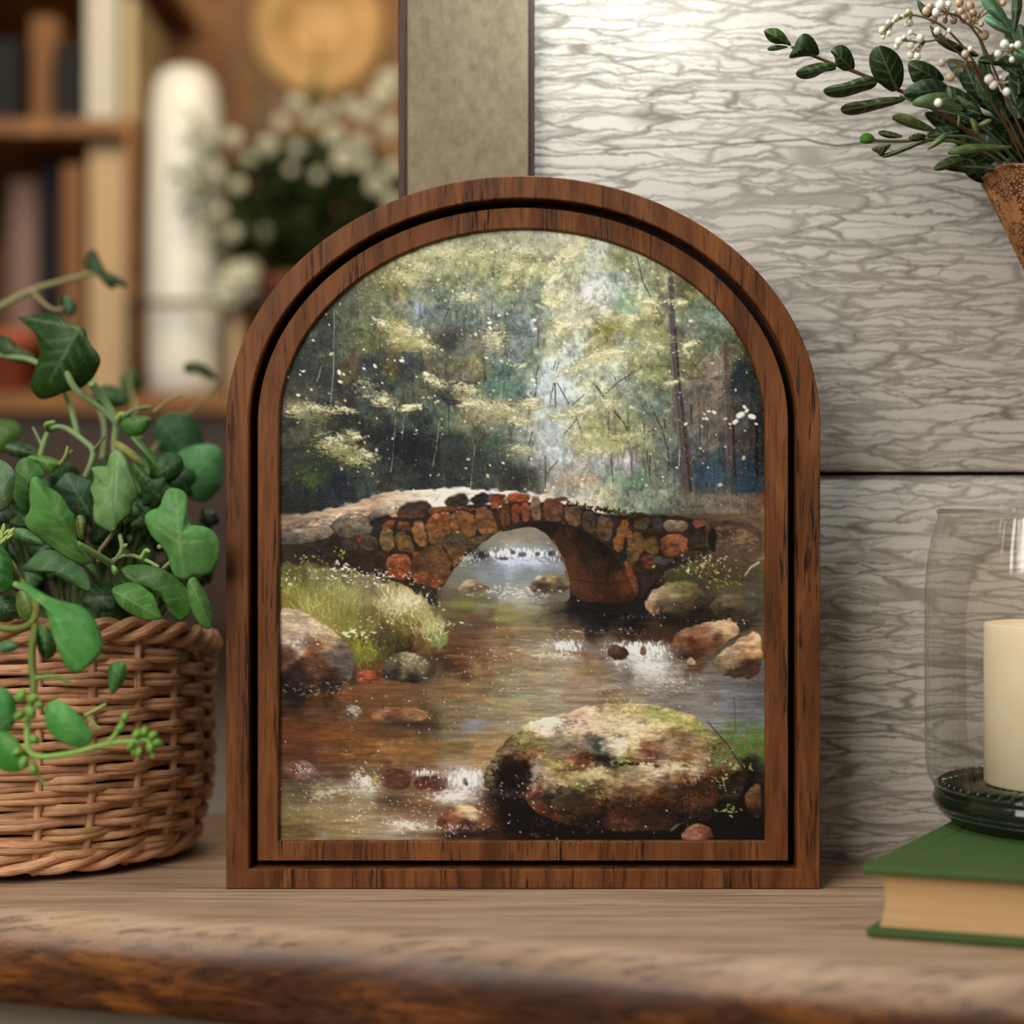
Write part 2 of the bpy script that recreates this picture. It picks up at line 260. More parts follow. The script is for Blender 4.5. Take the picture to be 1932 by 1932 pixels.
    for k in range(330):                                   # scattered flecks
        x, y = rs.uniform(540, 1420), rs.uniform(450, 930)
        s = rs.uniform(1.4, 4.2) * (1 if rs.rand() < .85 else 1.8)
        dab(x, y, s * 1.5, s, rs.normal(25, 45), CR[rs.randint(4)], .85, .45)
    for (x, y, s) in [(1008,603,8),(1010,620,7),(1006,717,9),(1010,726,6),(924,608,8),(925,618,8),(942,594,6),(897,630,6),(1066,646,6),(1296,800,7),(1340,776,6),(1350,778,8),(1336,790,6),(1408,768,8),(1412,775,8),(1400,783,16),(1422,786,14),(1390,796,11),(1430,800,6),(1380,800,5),(1330,790,5),(1372,790,5),(640,720,8),(638,702,9),(685,695,6),(706,690,8),(757,680,9),(803,705,11),(560,745,7),(570,700,6),(1100,905,5),(1070,700,7)]:
        dab(x, y, s * 1.3, s * .8, rs.normal(10, 30), (228, 224, 206), .95, .4)
    C[:] = C + (weave * forest_m)[..., None]

    # ---------------- the near bank, path and water
    LOW = [(530,985,128,104,84),(560,985,138,114,92),(600,975,150,126,100),(640,965,158,134,106),(680,950,150,124,98),(700,940,128,108,88),(530,1020,86,74,64),(560,1030,70,56,46),(600,1030,84,66,50),(640,1030,82,66,50),(560,1060,52,42,34),(600,1060,60,48,36),(660,1050,66,52,38),(690,1080,54,42,30),(720,1110,60,46,34),(640,1090,70,58,38),(560,1090,72,64,40),(780,1130,44,34,24),
     (840,1140,92,84,64),(860,1160,106,96,66),(880,1140,120,116,64),(920,1120,124,116,104),(900,1180,104,80,62),(960,1160,136,128,84),(1000,1145,150,144,116),(1000,1120,170,166,152),(1040,1160,112,100,80),(1080,1150,32,27,24),(1140,1160,26,22,20),(1200,1170,30,24,20),(1060,1190,104,84,64),(1120,1185,46,36,30),(1180,1190,58,42,32),(1240,1190,66,46,34),(1000,1190,140,122,90),(940,1210,128,102,74),
     (860,1210,100,74,54),(860,1240,92,60,40),(840,1260,70,48,34),(900,1250,124,92,62),(960,1240,144,122,92),(1020,1240,158,142,114),(1020,1280,160,146,116),(1060,1260,160,148,124),(1100,1210,120,90,62),(1120,1270,146,126,98),(1160,1280,140,126,112),(1200,1270,170,162,150),(1240,1260,176,170,160),(1280,1280,142,128,112),(1300,1250,90,68,50),(1140,1235,110,92,76),
     (560,1300,30,22,16),(620,1300,40,26,18),(540,1340,58,38,24),(600,1340,92,60,36),(660,1320,110,74,46),(720,1310,116,80,48),(780,1300,112,82,54),(840,1300,126,100,68),(900,1290,140,114,80),(940,1310,146,130,96),(980,1310,152,142,112),(1040,1320,158,148,124),(1100,1310,154,132,110),(1160,1310,148,122,98),(1220,1310,144,130,114),(1280,1310,134,124,112),(1340,1300,126,118,110),(1400,1300,112,108,106),(1430,1300,96,94,94),
     (1380,1340,124,126,128),(1330,1340,136,132,124),(1420,1360,118,120,122),(560,1380,100,60,34),(620,1380,112,72,42),(680,1380,108,72,42),(740,1380,104,76,48),(800,1370,92,72,50),(850,1360,130,112,82),(900,1370,142,126,102),(950,1360,154,140,110),(1000,1350,158,144,112),(560,1420,92,56,34),(620,1420,112,72,44),(680,1420,120,80,46),(740,1425,142,104,62),(800,1420,132,100,62),(860,1410,136,114,78),(900,1430,162,132,92),(930,1400,156,132,96),
     (560,1460,104,76,58),(620,1460,96,66,44),(680,1460,110,82,56),(740,1460,104,72,48),(800,1470,116,86,62),(860,1470,150,134,118),(890,1490,150,140,126),(560,1500,94,82,58),(620,1500,130,112,82),(680,1500,158,146,122),(740,1510,96,80,62),(800,1500,120,92,64),(860,1510,166,154,138),(920,1520,92,66,50),(560,1540,128,110,74),(620,1540,142,122,86),(680,1540,152,132,98),(740,1540,132,104,76),(800,1540,124,92,68),(850,1550,112,82,60),(560,1580,112,92,56),(620,1580,140,122,86),(680,1580,150,134,102),(740,1580,162,146,122),(800,1580,140,118,90),(860,1585,90,64,48),(940,1560,64,38,28),(980,1575,40,22,18),(1000,1540,30,20,16),
     (1380,1130,92,80,58),(1430,1140,84,74,58),(1340,1060,80,64,46),(1300,1080,74,66,40),(1400,1080,84,70,46),(1380,1040,106,84,60),(1420,1040,116,92,66),(1400,1170,60,48,38),(1350,1160,50,38,28),(1430,1200,110,88,66),(1300,1160,38,28,22),(1240,1150,24,18,16),
     (1400,1400,104,116,66),(1430,1400,96,116,62),(1400,1470,34,28,18),(1420,1520,44,30,22),(1380,1540,20,16,12),(1300,1570,18,12,10),(1200,1580,16,10,8),(1060,1580,24,14,12),(1430,1570,20,14,12)]
    G = field(LOW, 16)
    low_m = np.clip((yy - 968) / 6, 0, 1)
    fill(low_m, G)
    brushed(low_m, G, 2600, (18, 60), (3, 9), 0, 4, .55, .8, 8)
    brushed(low_m, G, 1500, (8, 26), (1.5, 4), 0, 7, .6, .6, 14)
    mottle(low_m, 70, 7, .2, 101, 8); mottle(low_m, 24, 3, .12, 111, 5)
    # path over the bridge
    bank = mask_of([(515,985),(560,972),(620,962),(680,944),(720,930),(790,924),(850,921),(930,925),(1000,931),(1060,937),(1115,951),(1142,962),(1142,985),(1000,962),(900,962),(800,985),(700,1005),(620,1015),(515,1030)], 4, 1.4)
    PF = field([(530,985,134,108,88),(560,990,150,124,100),(600,985,168,142,114),(640,985,190,166,138),(680,965,186,162,134),(700,950,170,146,118),(740,940,206,186,158),(790,935,220,206,182),(850,930,226,214,194),(930,932,228,218,202),(1000,936,226,216,200),(1060,944,214,200,180),(1120,958,206,188,164),(540,1010,128,112,100),(600,1000,190,170,142)], 20)
    fill(bank, PF); brushed(bank, PF, 420, (12, 40), (2, 6), -12, 8, .8, .8, 16)
    mottle(bank, 26, 5, .2, 121, 10)
    # stone work
    def stone(pts, col, top=None, n=22, ang=-10, rnd=1, edge=(44, 32, 23), lum=12, hi=None):
        col = np.array(col, np.float32) * .80 + 3; col = col * .84 + col.mean() * .16 * .94; top = None if top is None else np.array(top, np.float32) * .9
        P = np.array(pts, np.float32); P = P + (P - P.mean(0)) * .05; m = mask_of(P, 2.2, .9, rnd); cy0, cy1 = P[:, 1].min(), P[:, 1].max()
        fill(mask_of(P + (P - P.mean(0)) * .09, 4, .9, rnd), edge, .75)
        Fm = np.broadcast_to(np.array(col, np.float32), (H, W, 3)).copy()
        if top is not None:
            t = np.clip((yy - cy0) / max(cy1 - cy0, 1), 0, 1)[..., None]; Fm = np.array(top, np.float32) * (1 - t) + Fm * t
        fill(m, Fm); brushed(m, Fm, n, (6, 20), (2, 6), ang, 25, .7, .8, lum)
        if hi is not None:
            w = P[:, 0].max() - P[:, 0].min()
            for k in range(7): dab(P[:, 0].mean() + rs.uniform(-.36, .36) * w, cy0 + rs.uniform(1, 5), rs.uniform(4, 12), rs.uniform(1.5, 3), ang, hi, .8, .5, .6, m)
    wall_l = mask_of([(515,1025),(620,1008),(700,990),(760,970),(850,955),(940,950),(950,1005),(890,1045),(840,1112),(800,1112),(740,1105),(690,1110),(515,1065)], 3, 1)
    fill(wall_l, (46, 34, 25)); brushed(wall_l, np.broadcast_to(np.array((58, 44, 32), np.float32), (H, W, 3)), 120, (10, 26), (3, 7), -5, 15, .6, .6, 12)
    stone([(520,1006),(560,1000),(626,992),(628,1012),(570,1026),(520,1030)], (96, 80, 64), (176, 156, 130), 30, -8)
    stone([(626,990),(650,974),(690,976),(700,988),(698,1008),(660,1018),(632,1010)], (98, 84, 66), (150, 134, 112), 30, -14, hi=(226, 208, 178))
    stone([(694,972),(742,955),(746,964),(740,974),(700,984)], (110, 92, 74), (196, 174, 146), 16, -20, hi=(226, 208, 178))
    stone([(696,982),(742,974),(742,990),(700,996)], (58, 44, 34), (40, 30, 24), 14)
    stone([(748,966),(764,952),(800,946),(810,958),(804,974),(770,980),(750,976)], (120, 66, 38), (58, 52, 42), 26, -10)
    stone([(838,948),(850,940),(870,933),(884,942),(876,956),(850,960)], (66, 50, 36), (58, 54, 44), 18, -20)
    stone([(884,942),(900,934),(922,932),(924,946),(900,956)], (50, 46, 40), (44, 42, 40), 16, -12)
    stone([(920,934),(950,932),(954,940),(926,952)], (150, 76, 44), (110, 60, 40), 14)
    stone([(924,952),(952,942),(956,950),(930,962)], (150, 78, 44), (176, 92, 54), 12)
    stone([(956,938),(976,932),(998,934),(998,948),(962,954)], (160, 78, 44), (182, 96, 58), 22)
    stone([(808,960),(836,956),(884,958),(900,962),(860,972),(810,976)], (128, 80, 42), (116, 72, 40), 16)
    stone([(714,1004),(738,1000),(744,1030),(738,1042),(716,1036)], (124, 92, 44), (140, 112, 66), 20, 60, hi=(196, 184, 150))
    stone([(744,1004),(768,1006),(782,1036),(776,1046),(746,1036)], (128, 92, 46), (120, 86, 46), 22, 50)
    stone([(746,986),(772,986),(774,1004),(748,1002)], (88, 72, 42), (158, 88, 48), 14)
    stone([(722,990),(742,980),(742,992),(722,1004)], (150, 84, 46), None, 8)
    stone([(774,990),(800,984),(808,1034),(784,1030)], (140, 98, 50), (154, 104, 62), 24, 80)
    stone([(800,978),(846,966),(856,986),(846,1022),(812,1036)], (116, 92, 44), (158, 92, 52), 40, 60, hi=(196, 160, 120))
    stone([(848,968),(888,964),(904,1006),(862,1024),(852,1004)], (134, 92, 42), (150, 94, 50), 40, 50, hi=(190, 150, 110))
    stone([(894,966),(922,956),(938,996),(934,1006),(908,1018)], (146, 96, 46), (138, 92, 52), 30, 60)
    stone([(868,1022),(930,1006),(912,1024),(886,1038)], (120, 84, 40), None, 14)
    stone([(838,1018),(858,1004),(870,1004),(884,1036),(864,1064),(854,1072),(834,1032)], (140, 78, 40), (74, 72, 48), 34, 50, hi=(186, 170, 130))
    stone([(776,1052),(820,1030),(832,1034),(854,1074),(828,1112),(796,1106),(774,1090)], (150, 76, 42), (98, 74, 42), 60, 40, hi=(170, 150, 110))
    stone([(728,1056),(746,1046),(768,1048),(774,1060),(770,1094),(732,1094)], (166, 74, 42), (150, 92, 62), 36, 0, hi=(196, 120, 84))
    stone([(776,1042),(794,1040),(790,1052),(778,1054)], (160, 74, 40), None, 8)
    stone([(668,1012),(706,1010),(712,1034),(690,1040),(672,1026)], (78, 62, 48), (92, 74, 60), 14); dab(674, 1021, 12, 8, 0, (176, 70, 36), .9)
    stone([(640,1022),(664,1016),(676,1034),(650,1040)], (84, 72, 48), None, 10)
    mottle(np.maximum(wall_l, mask_of([(515,990),(700,960),(800,940),(950,930),(1000,934),(1000,950),(940,1004),(830,1112),(770,1100),(730,1100),(515,1050)], 4)), 14, 9, .42, 81, 14)
    # vault of the arch
    face_r = mask_of([(936,950),(1000,946),(1060,952),(1110,962),(1150,975),(1200,972),(1340,978),(1345,1050),(1300,1062),(1240,1090),(1215,1130),(1195,1140),(1185,1085),(1160,1040),(1100,1000),(1040,984),(960,998),(938,1004)], 2.5, 1)
    fill(face_r, (48, 36, 27))
    for (pts, c, t) in [([(944,958),(960,954),(964,990),(948,998)],(124,70,42),(96,62,42)),([(962,956),(980,952),(982,982),(968,990)],(128,68,42),(140,74,46)),([(984,952),(998,950),(1000,980),(986,984)],(150,80,48),(140,74,46)),([(1002,940),(1020,942),(1022,982),(1004,980)],(136,100,74),(150,112,84)),([(1024,946),(1060,944),(1066,984),(1026,984)],(122,84,58),(112,68,46)),([(1064,954),(1096,956),(1098,998),(1068,990)],(116,80,54),(122,84,58)),
        ([(1072,942),(1062,946),(1040,946),(1050,938)],(128,70,46),None),([(1098,966),(1126,970),(1122,1008),(1100,1000)],(104,76,52),(96,70,50)),([(1128,974),(1158,980),(1154,1026),(1126,1014)],(98,72,52),(104,78,58)),([(1172,982),(1188,984),(1186,1004),(1172,1046),(1156,1034)],(158,92,42),(138,94,44)),([(1194,1006),(1214,1008),(1216,1030),(1204,1060),(1190,1076),(1182,1050)],(128,86,42),(104,80,48)),([(1200,978),(1230,980),(1226,996),(1200,1000)],(98,88,56),(84,62,48)),
        ([(1234,978),(1254,980),(1250,1002),(1234,998)],(62,46,36),(108,82,66)),([(1256,982),(1300,986),(1298,1002),(1270,1006),(1256,1000)],(118,102,82),(148,130,104)),([(1308,980),(1332,982),(1336,994),(1312,998)],(152,86,62),(128,70,50)),([(1246,1012),(1296,1010),(1300,1042),(1284,1052),(1252,1050)],(132,74,46),(166,100,68)),([(1218,1016),(1244,1014),(1246,1046),(1220,1044)],(112,88,44),(84,70,42)),([(1304,1006),(1334,1004),(1338,1034),(1304,1036)],(74,60,44),(52,42,32)),
        ([(1212,1050),(1232,1052),(1244,1072),(1214,1076)],(126,58,36),(100,56,38)),([(1178,1056),(1192,1066),(1206,1110),(1200,1130),(1184,1086)],(156,82,42),(146,84,46)),([(1216,1048),(1250,1052),(1280,1056),(1250,1072)],(92,78,64),None),([(1290,1042),(1330,1040),(1320,1056),(1280,1058)],(96,72,46),None),([(1186,994),(1196,1010),(1190,1034),(1184,1024)],(156,100,62),None)]:
        stone(pts, c, t, 22, 70 if pts[0][0] < 1190 else 0, lum=10)
    stone([(1338,990),(1360,984),(1436,994),(1440,1050),(1380,1056),(1342,1040)], (118, 92, 66), (84, 62, 48), 60, 10, lum=14, edge=(92, 72, 54))
    wr = mask_of([(1342,990),(1436,996),(1440,1048),(1346,1042)], 4, 1); brushed(wr, np.broadcast_to(np.array((112, 90, 66), np.float32), (H, W, 3)), 120, (8, 26), (2, 5), 15, 30, .7, .5, 22); scumble(1400, 1016, 50, 24, 8, (146, 118, 88), .5, .7, 0); scumble(1370, 1010, 40, 20, 0, (58, 42, 32), .5, .7, 2)
    stone([(1338,1000),(1352,1000),(1352,1040),(1340,1036)], (40, 30, 24), None, 10)
    for k in range(130):                                   # dark moss on the right parapet
        x = rs.uniform(1062, 1240); y = 951 + (x - 1062) * .15 + rs.normal(0, 3.5)
        dab(x, y, rs.uniform(3, 9), rs.uniform(2, 5), rs.uniform(0, 180), (40, 34, 24), .8, .5)
    for k in range(60): dab(rs.uniform(1070, 1135), 945 + rs.normal(0, 4) , rs.uniform(3, 8), 2, rs.uniform(-30, 30), (222, 208, 182), .6)
    mottle(face_r, 13, 9, .42, 86, 18)
    open_w = mask_of([(832,1112),(858,1072),(896,1036),(938,1006),(975,992),(1010,992),(1042,1016),(1062,1052),(1074,1092),(1078,1132),(1060,1140),(832,1140)], 2, .5)
    WF = field([(960,1000,128,124,106),(1000,1005,140,130,112),(1040,1020,134,128,112),(920,1030,136,132,110),(960,1022,148,138,112),(1000,1025,142,132,108),(900,1050,58,54,52),(930,1045,130,132,136),(960,1045,190,196,210),(1000,1045,160,166,176),(1030,1048,150,152,156),(1055,1048,110,108,102),(900,1068,126,128,128),(960,1060,176,186,204),(1010,1060,180,190,206),(1050,1065,150,158,166),(880,1085,122,122,112),(940,1082,134,142,146),(1000,1080,134,140,140),(1050,1085,126,128,120),(860,1105,124,116,96),(920,1100,140,142,136),(980,1105,150,152,140),(1040,1110,110,100,88),(850,1130,106,96,72),(900,1130,110,106,74),(980,1130,160,158,142)], 14)
    fill(open_w, WF); brushed(open_w, WF, 420, (14, 44), (2, 6), 0, 5, .6, .7, 10)
    for (x, y, w, h, c) in [(906,1048,44,14,(44,42,44)),(884,1056,30,14,(70,64,58)),(950,1048,16,12,(92,92,92)),(966,1042,14,12,(110,110,108)),(984,1046,20,14,(112,110,108)),(1014,1046,10,9,(40,36,36)),(1040,1044,22,14,(110,98,92)),(958,1054,22,7,(86,80,72))]:
        dab(x, y, w, h, 0, c, .85, .5, .3, open_w)
    for k in range(90): dab(rs.uniform(895, 1060), rs.normal(1050, 8), rs.uniform(2, 9), rs.uniform(1, 2.5), rs.choice([80, 90, 0, 10]), (222, 226, 236), .75, .5, 0, open_w)
    for k in range(40): dab(rs.uniform(860, 905), rs.normal(1052, 9), rs.uniform(2, 5), 1.5, rs.uniform(-60, 0), (206, 206, 200), .7, .5, 0, open_w)
    scumble(975, 1046, 100, 15, 0, (224, 228, 238), .56, .9, 3); scumble(985, 1062, 80, 10, 0, (206, 212, 226), .6, .7, 0); scumble(880, 1056, 34, 16, -30, (196, 196, 190), .5, .7, 1)
    for (x, y, w_, h_) in [(912,1050,26,12),(968,1044,12,10),(986,1048,18,12),(1014,1047,10,10),(1042,1046,18,12),(950,1056,20,7)]: dab(x, y, w_, h_, 0, (62, 58, 56), .8, .5, .2, open_w)
    soffit = mask_of([(940,1004),(1000,986),(1050,984),(1100,1000),(1148,1030),(1168,1056),(1186,1088),(1202,1128),(1192,1142),(1080,1136),(1072,1094),(1060,1052),(1040,1016),(1008,993),(960,1002)], 2.4, .6)
    SF = field([(1000,990,34,25,18),(1050,994,30,22,16),(1100,1010,26,18,13),(1140,1040,26,18,13),(1160,1070,40,26,16),(1060,1030,62,40,24),(1080,1060,84,52,30),(1100,1050,44,29,19),(1110,1090,76,46,28),(1090,1110,94,58,34),(1130,1080,54,33,20),(1150,1110,62,38,22),(1090,1130,70,42,26),(1150,1130,56,34,22),(1180,1110,92,54,28),(1195,1130,50,32,20),(1100,1125,84,50,28)], 16)
    fill(soffit, SF); brushed(soffit, SF, 220, (10, 30), (2, 6), 65, 14, .7, .8, 9)
    line([(1076,1094),(1110,1100),(1150,1104),(1186,1098)], 1.4, 1.2, (36, 24, 16), .8, 0, soffit); line([(1150,1062),(1148,1100)], 2.6, 2, (30, 20, 14), .8, 0, soffit)
    line([(1044,1020),(1064,1058),(1074,1096)], 1.4, 1.4, (176, 140, 100), .5)
    pier = mask_of([(776,1100),(828,1112),(820,1160),(780,1158)], 2.4, .8); fill(pier, (50, 46, 34)); brushed(pier, np.broadcast_to(np.array((58, 52, 38), np.float32), (H, W, 3)), 40, (6, 20), (2, 5), 80, 20, .6, .7, 9)
    # stones in the stream
    def rock(pts, cols, n=90, ang=10, L=(5, 20), w=(2, 6), lum=15, sig=11, soft=2.4, rough=1.0, aj=22):
        m = mask_of(pts, soft, rough); Fm = field(cols, sig); fill(m, Fm); brushed(m, Fm, n, L, w, ang, aj, .75, .8, lum); mottle(m, 20, 7, .3, 400 + len(cols), 6); return m
    rock([(862,1112),(880,1096),(896,1096),(932,1116),(900,1120),(866,1118)], [(880,1104,166,146,118),(910,1112,130,106,82),(890,1118,96,76,56)], 24)
    rock([(998,1108),(1010,1088),(1040,1086),(1074,1090),(1076,1120),(1030,1120),(1002,1116)], [(1010,1092,196,182,150),(1040,1090,150,134,96),(1060,1100,112,98,72),(1020,1108,70,52,42),(1060,1114,84,64,50)], 40)
    for k in range(90): dab(rs.normal(975, 32), rs.normal(1120, 7), rs.uniform(3, 12), rs.uniform(1, 3.5), rs.normal(0, 15), (230, 226, 214), .6, .5)
    glow(985, 1135, 26, 20, (186, 184, 170), .45); glow(870, 1142, 30, 6, (130, 136, 62), .55); glow(970, 1165, 40, 10, (150, 146, 88), .5); glow(1130, 1160, 90, 16, (18, 14, 13), .7); glow(1040, 1205, 60, 10, (140, 122, 96), .4)
    for k in range(70): dab(rs.uniform(1070, 1230), rs.normal(1160, 9), rs.uniform(14, 50), rs.uniform(1, 3), rs.normal(2, 3), (46, 38, 34), .5, .6, .6)
    rock([(1216,1150),(1226,1120),(1262,1098),(1310,1098),(1336,1122),(1350,1150),(1300,1166),(1240,1166)], [(1230,1130,186,162,130),(1240,1120,164,140,112),(1226,1152,160,126,96),(1270,1110,142,128,86),(1300,1110,118,106,66),(1260,1140,98,82,60),(1310,1140,74,62,44),(1260,1160,36,28,20),(1320,1160,34,27,20)], 110, -25)
    rock([(1336,1140),(1380,1116),(1438,1110),(1440,1170),(1360,1176)], [(1380,1130,104,92,68),(1430,1130,80,76,58),(1380,1160,58,46,36),(1430,1160,60,52,46)], 60, 10)
    for k in range(120): dab(rs.uniform(1260, 1425), rs.normal(1085, 15), rs.uniform(4, 12), rs.uniform(2, 5), rs.uniform(-60, 60), (74 + rs.normal(0, 16), 70 + rs.normal(0, 14), 42), .6)
    cluster(1320, 1075, 70, 26, 60, [(166, 172, 92), (190, 190, 120), (130, 136, 66)], (3, 10), -10, 40); cluster(1330, 1062, 60, 22, 26, [(228, 222, 190)], (3, 7), -10, 50); cluster(1370, 1098, 40, 12, 26, [(150, 160, 70)], (4, 9), 20, 40)
    line([(1436,1062),(1420,1072),(1408,1088)], 5, 3, (176, 172, 150), .8)
    rock([(1266,1222),(1276,1196),(1312,1182),(1350,1172),(1394,1176),(1402,1196),(1366,1218),(1340,1244),(1290,1248),(1270,1238)], [(1300,1190,150,118,90),(1350,1182,206,180,144),(1384,1184,190,160,124),(1330,1200,160,116,84),(1280,1212,120,78,52),(1310,1224,96,54,32),(1350,1212,104,70,48),(1300,1240,48,30,22),(1272,1232,80,52,36)], 120, -12)
    cluster(1368, 1178, 40, 8, 60, [(222, 198, 160), (206, 176, 136)], (2, 6), 0, 60)
    rock([(1338,1262),(1360,1236),(1400,1206),(1440,1188),(1440,1284),(1390,1282),(1350,1274)], [(1370,1230,186,160,126),(1410,1206,190,156,120),(1430,1200,206,170,130),(1390,1240,166,140,108),(1430,1230,196,148,104),(1360,1262,120,104,86),(1420,1258,62,42,32),(1400,1274,70,54,40),(1436,1270,84,54,40)], 110, -38)
    # cascades
    def foam(x0, x1, y, sy, n, a=.75, ang=0, aj=20, col=(232, 230, 222), L=(3, 12)):
        for k in range(n // 2): dab(rs.uniform(x0, x1), rs.normal(y, sy), rs.uniform(*L) * 1.3, rs.uniform(2.5, 7), rs.normal(ang, aj), np.array(col) - 14 + rs.normal(0, 12), a * .42 * rs.uniform(.3, 1), .9, .8)
        for k in range(n // 2):
            f = rs.rand() ** 2; dab(rs.uniform(x0, x1), rs.normal(y, sy), L[0] + (L[1] - L[0]) * f, rs.uniform(1, 2.8), rs.normal(ang, aj), np.array(col) + rs.normal(0, 10), a * rs.uniform(.3, 1), .6)
    glow(1065, 1222, 40, 11, (216, 214, 204), .65); foam(1028, 1104, 1214, 5, 50, .7, 25, 20); foam(1005, 1100, 1236, 6, 40, .5, 5, 8)
    for k in range(10): dab(1060 + k * 6 + rs.normal(0, 2), 1222, rs.uniform(12, 22), 2.4, 70 + rs.normal(0, 15), (92, 96, 100), .55, .6)
    glow(1205, 1232, 62, 13, (222, 220, 212), .75); glow(1225, 1262, 50, 14, (206, 202, 194), .6); foam(1140, 1266, 1218, 5, 120, .8, 85, 18); foam(1150, 1280, 1240, 10, 110, .8, 60, 35); foam(1160, 1290, 1262, 14, 120, .55, 15, 22); foam(1200, 1330, 1290, 10, 60, .5, 20, 25)
    scumble(1205, 1230, 80, 24, 0, (236, 234, 228), .62, .9, 3); scumble(1215, 1258, 76, 26, 8, (226, 222, 212), .56, .8, 0); scumble(1066, 1222, 52, 17, 4, (228, 226, 216), .58, .85, 3); scumble(1050, 1240, 66, 12, 2, (216, 208, 190), .56, .7, 0); scumble(1250, 1285, 80, 26, 18, (206, 198, 186), .5, .6, 1)
    rock([(1144,1236),(1150,1222),(1170,1220),(1188,1232),(1184,1246),(1154,1246)], [(1160,1226,96,70,54),(1175,1240,56,36,28)], 20); rock([(1206,1240),(1210,1222),(1220,1220),(1224,1240)], [(1215,1230,110,80,64)], 10)
    rock([(1294,1252),(1304,1242),(1318,1254),(1308,1260)], [(1305,1250,170,144,116)], 8)
    foam(1050, 1220, 1194, 3, 50, .8, 2, 6, L=(2, 9)); foam(1170, 1260, 1166, 3, 30, .7, 10, 8, (206, 206, 206), (2, 6))
    for k in range(60): dab(rs.uniform(1120, 1330), rs.uniform(1262, 1320), rs.uniform(10, 34), rs.uniform(1.2, 2.6), rs.normal(14, 12), (206, 198, 184), .45, .6, .6)
    glow(1185, 1275, 14, 26, (84, 76, 70), .5)
    line([(1388,1318),(1391,1390)], 3, 2.5, (90, 90, 92), .55)
    # flowering grass
    grass = mask_of([(515,1072),(560,1062),(620,1070),(680,1080),(730,1098),(790,1120),(840,1180),(850,1215),(800,1235),(720,1250),(650,1262),(600,1215),(560,1170),(515,1150)], 8, 3)
    GF = field([(530,1100,118,118,62),(560,1080,96,92,52),(600,1090,132,128,84),(640,1080,110,104,66),(690,1100,130,122,86),(540,1130,134,122,58),(600,1130,146,140,74),(660,1130,156,148,92),(720,1130,172,158,110),(770,1140,190,178,134),(800,1170,170,158,104),(760,1170,140,122,68),(700,1170,118,106,54),(650,1170,134,128,64),(600,1170,150,140,74),(720,1210,78,70,40),(680,1230,120,116,44),(780,1210,108,84,44),(830,1200,130,134,78),(660,1250,96,96,36),(760,1230,54,46,30)], 14)
    fill(grass, GF, .95)
    def gang(x, y): return -90 + (x - 650) * .12
    brushed(grass, GF, 900, (10, 30), (1.5, 4), gang, 28, .75, .5, 20)
    for (x, y, n, L, c) in [(620,1150,50,40,(150,138,70)),(590,1140,40,34,(176,168,96)),(760,1135,70,34,(222,214,176)),(745,1150,50,30,(196,186,132)),(690,1225,60,40,(140,136,54)),(670,1250,40,34,(120,118,44)),(810,1190,50,34,(206,200,150)),(540,1110,40,28,(150,146,70)),(800,1180,40,40,(170,170,110)),(640,1110,40,30,(170,166,104))]:
        for k in range(n):
            g = -90 + rs.normal(0, 34); l = L * rs.uniform(.5, 1.1); bx, by = x + rs.normal(0, 16), y + rs.normal(8, 8)
            t = math.radians(g); dab(bx + math.cos(t) * l * .4, by + math.sin(t) * l * .4, l, rs.uniform(1.6, 3), g, np.array(c) + rs.normal(0, 18), .75, .6, 0, None, .8)
    cluster(760, 1140, 70, 34, 110, [(226, 218, 184), (206, 196, 150)], (3, 9), -70, 50); cluster(680, 1092, 80, 16, 60, [(236, 230, 210), (226, 220, 196)], (3, 9), 0, 30); cluster(645, 1072, 30, 14, 16, [(238, 234, 216)], (6, 12), -10, 40); cluster(720, 1088, 50, 10, 30, [(232, 222, 200)], (3, 8), 0, 30); cluster(560, 1090, 60, 24, 30, [(222, 220, 180), (170, 176, 96)], (3, 9), 0, 60); cluster(600, 1060, 60, 14, 18, [(150, 166, 70), (190, 196, 110)], (4, 9), 0, 40); cluster(640, 1045, 16, 10, 10, [(168, 186, 72)], (4, 9), -60, 30)
    cluster(700, 1180, 90, 30, 34, [(222, 214, 180)], (3, 9), 0, 25); cluster(670, 1198, 40, 8, 16, [(226, 226, 190)], (8, 18), -5, 15); cluster(850, 1180, 40, 10, 16, [(200, 200, 150)], (3, 9), -10, 30)
    cluster(720, 1215, 50, 20, 40, [(64, 58, 36), (80, 74, 40)], (5, 14), -70, 40)
    rock([(515,1148),(560,1150),(590,1170),(630,1196),(656,1214),(668,1250),(664,1284),(630,1302),(560,1304),(515,1296)], [(530,1170,196,174,144),(560,1165,186,166,136),(550,1200,178,158,134),(600,1190,196,172,138),(620,1205,186,162,126),(560,1225,170,146,124),(590,1232,128,86,56),(540,1240,92,64,48),(600,1262,92,60,44),(640,1240,110,92,80),(655,1260,100,88,80),(560,1270,52,34,26),(620,1290,52,34,28),(540,1296,30,20,16)], 200, 35)
    cluster(605, 1195, 34, 20, 60, [(222, 200, 164), (206, 186, 152)], (2, 8), 30, 60); cluster(560, 1215, 22, 10, 20, [(216, 204, 190)], (3, 9), 20, 40)
    rock([(718,1264),(736,1238),(764,1230),(790,1236),(828,1270),(800,1292),(746,1292),(720,1284)], [(740,1250,92,84,66),(770,1240,150,140,112),(760,1255,128,118,92),(800,1262,112,100,76),(736,1275,50,44,36),(780,1282,44,38,32),(820,1276,70,60,46)], 70, 20)
    cluster(775, 1250, 34, 10, 50, [(186, 176, 144), (166, 156, 122)], (2, 8), 20, 30)
    rock([(668,1270),(716,1266),(722,1282),(700,1292),(672,1290)], [(690,1278,150,78,52),(700,1288,104,58,40)], 24)
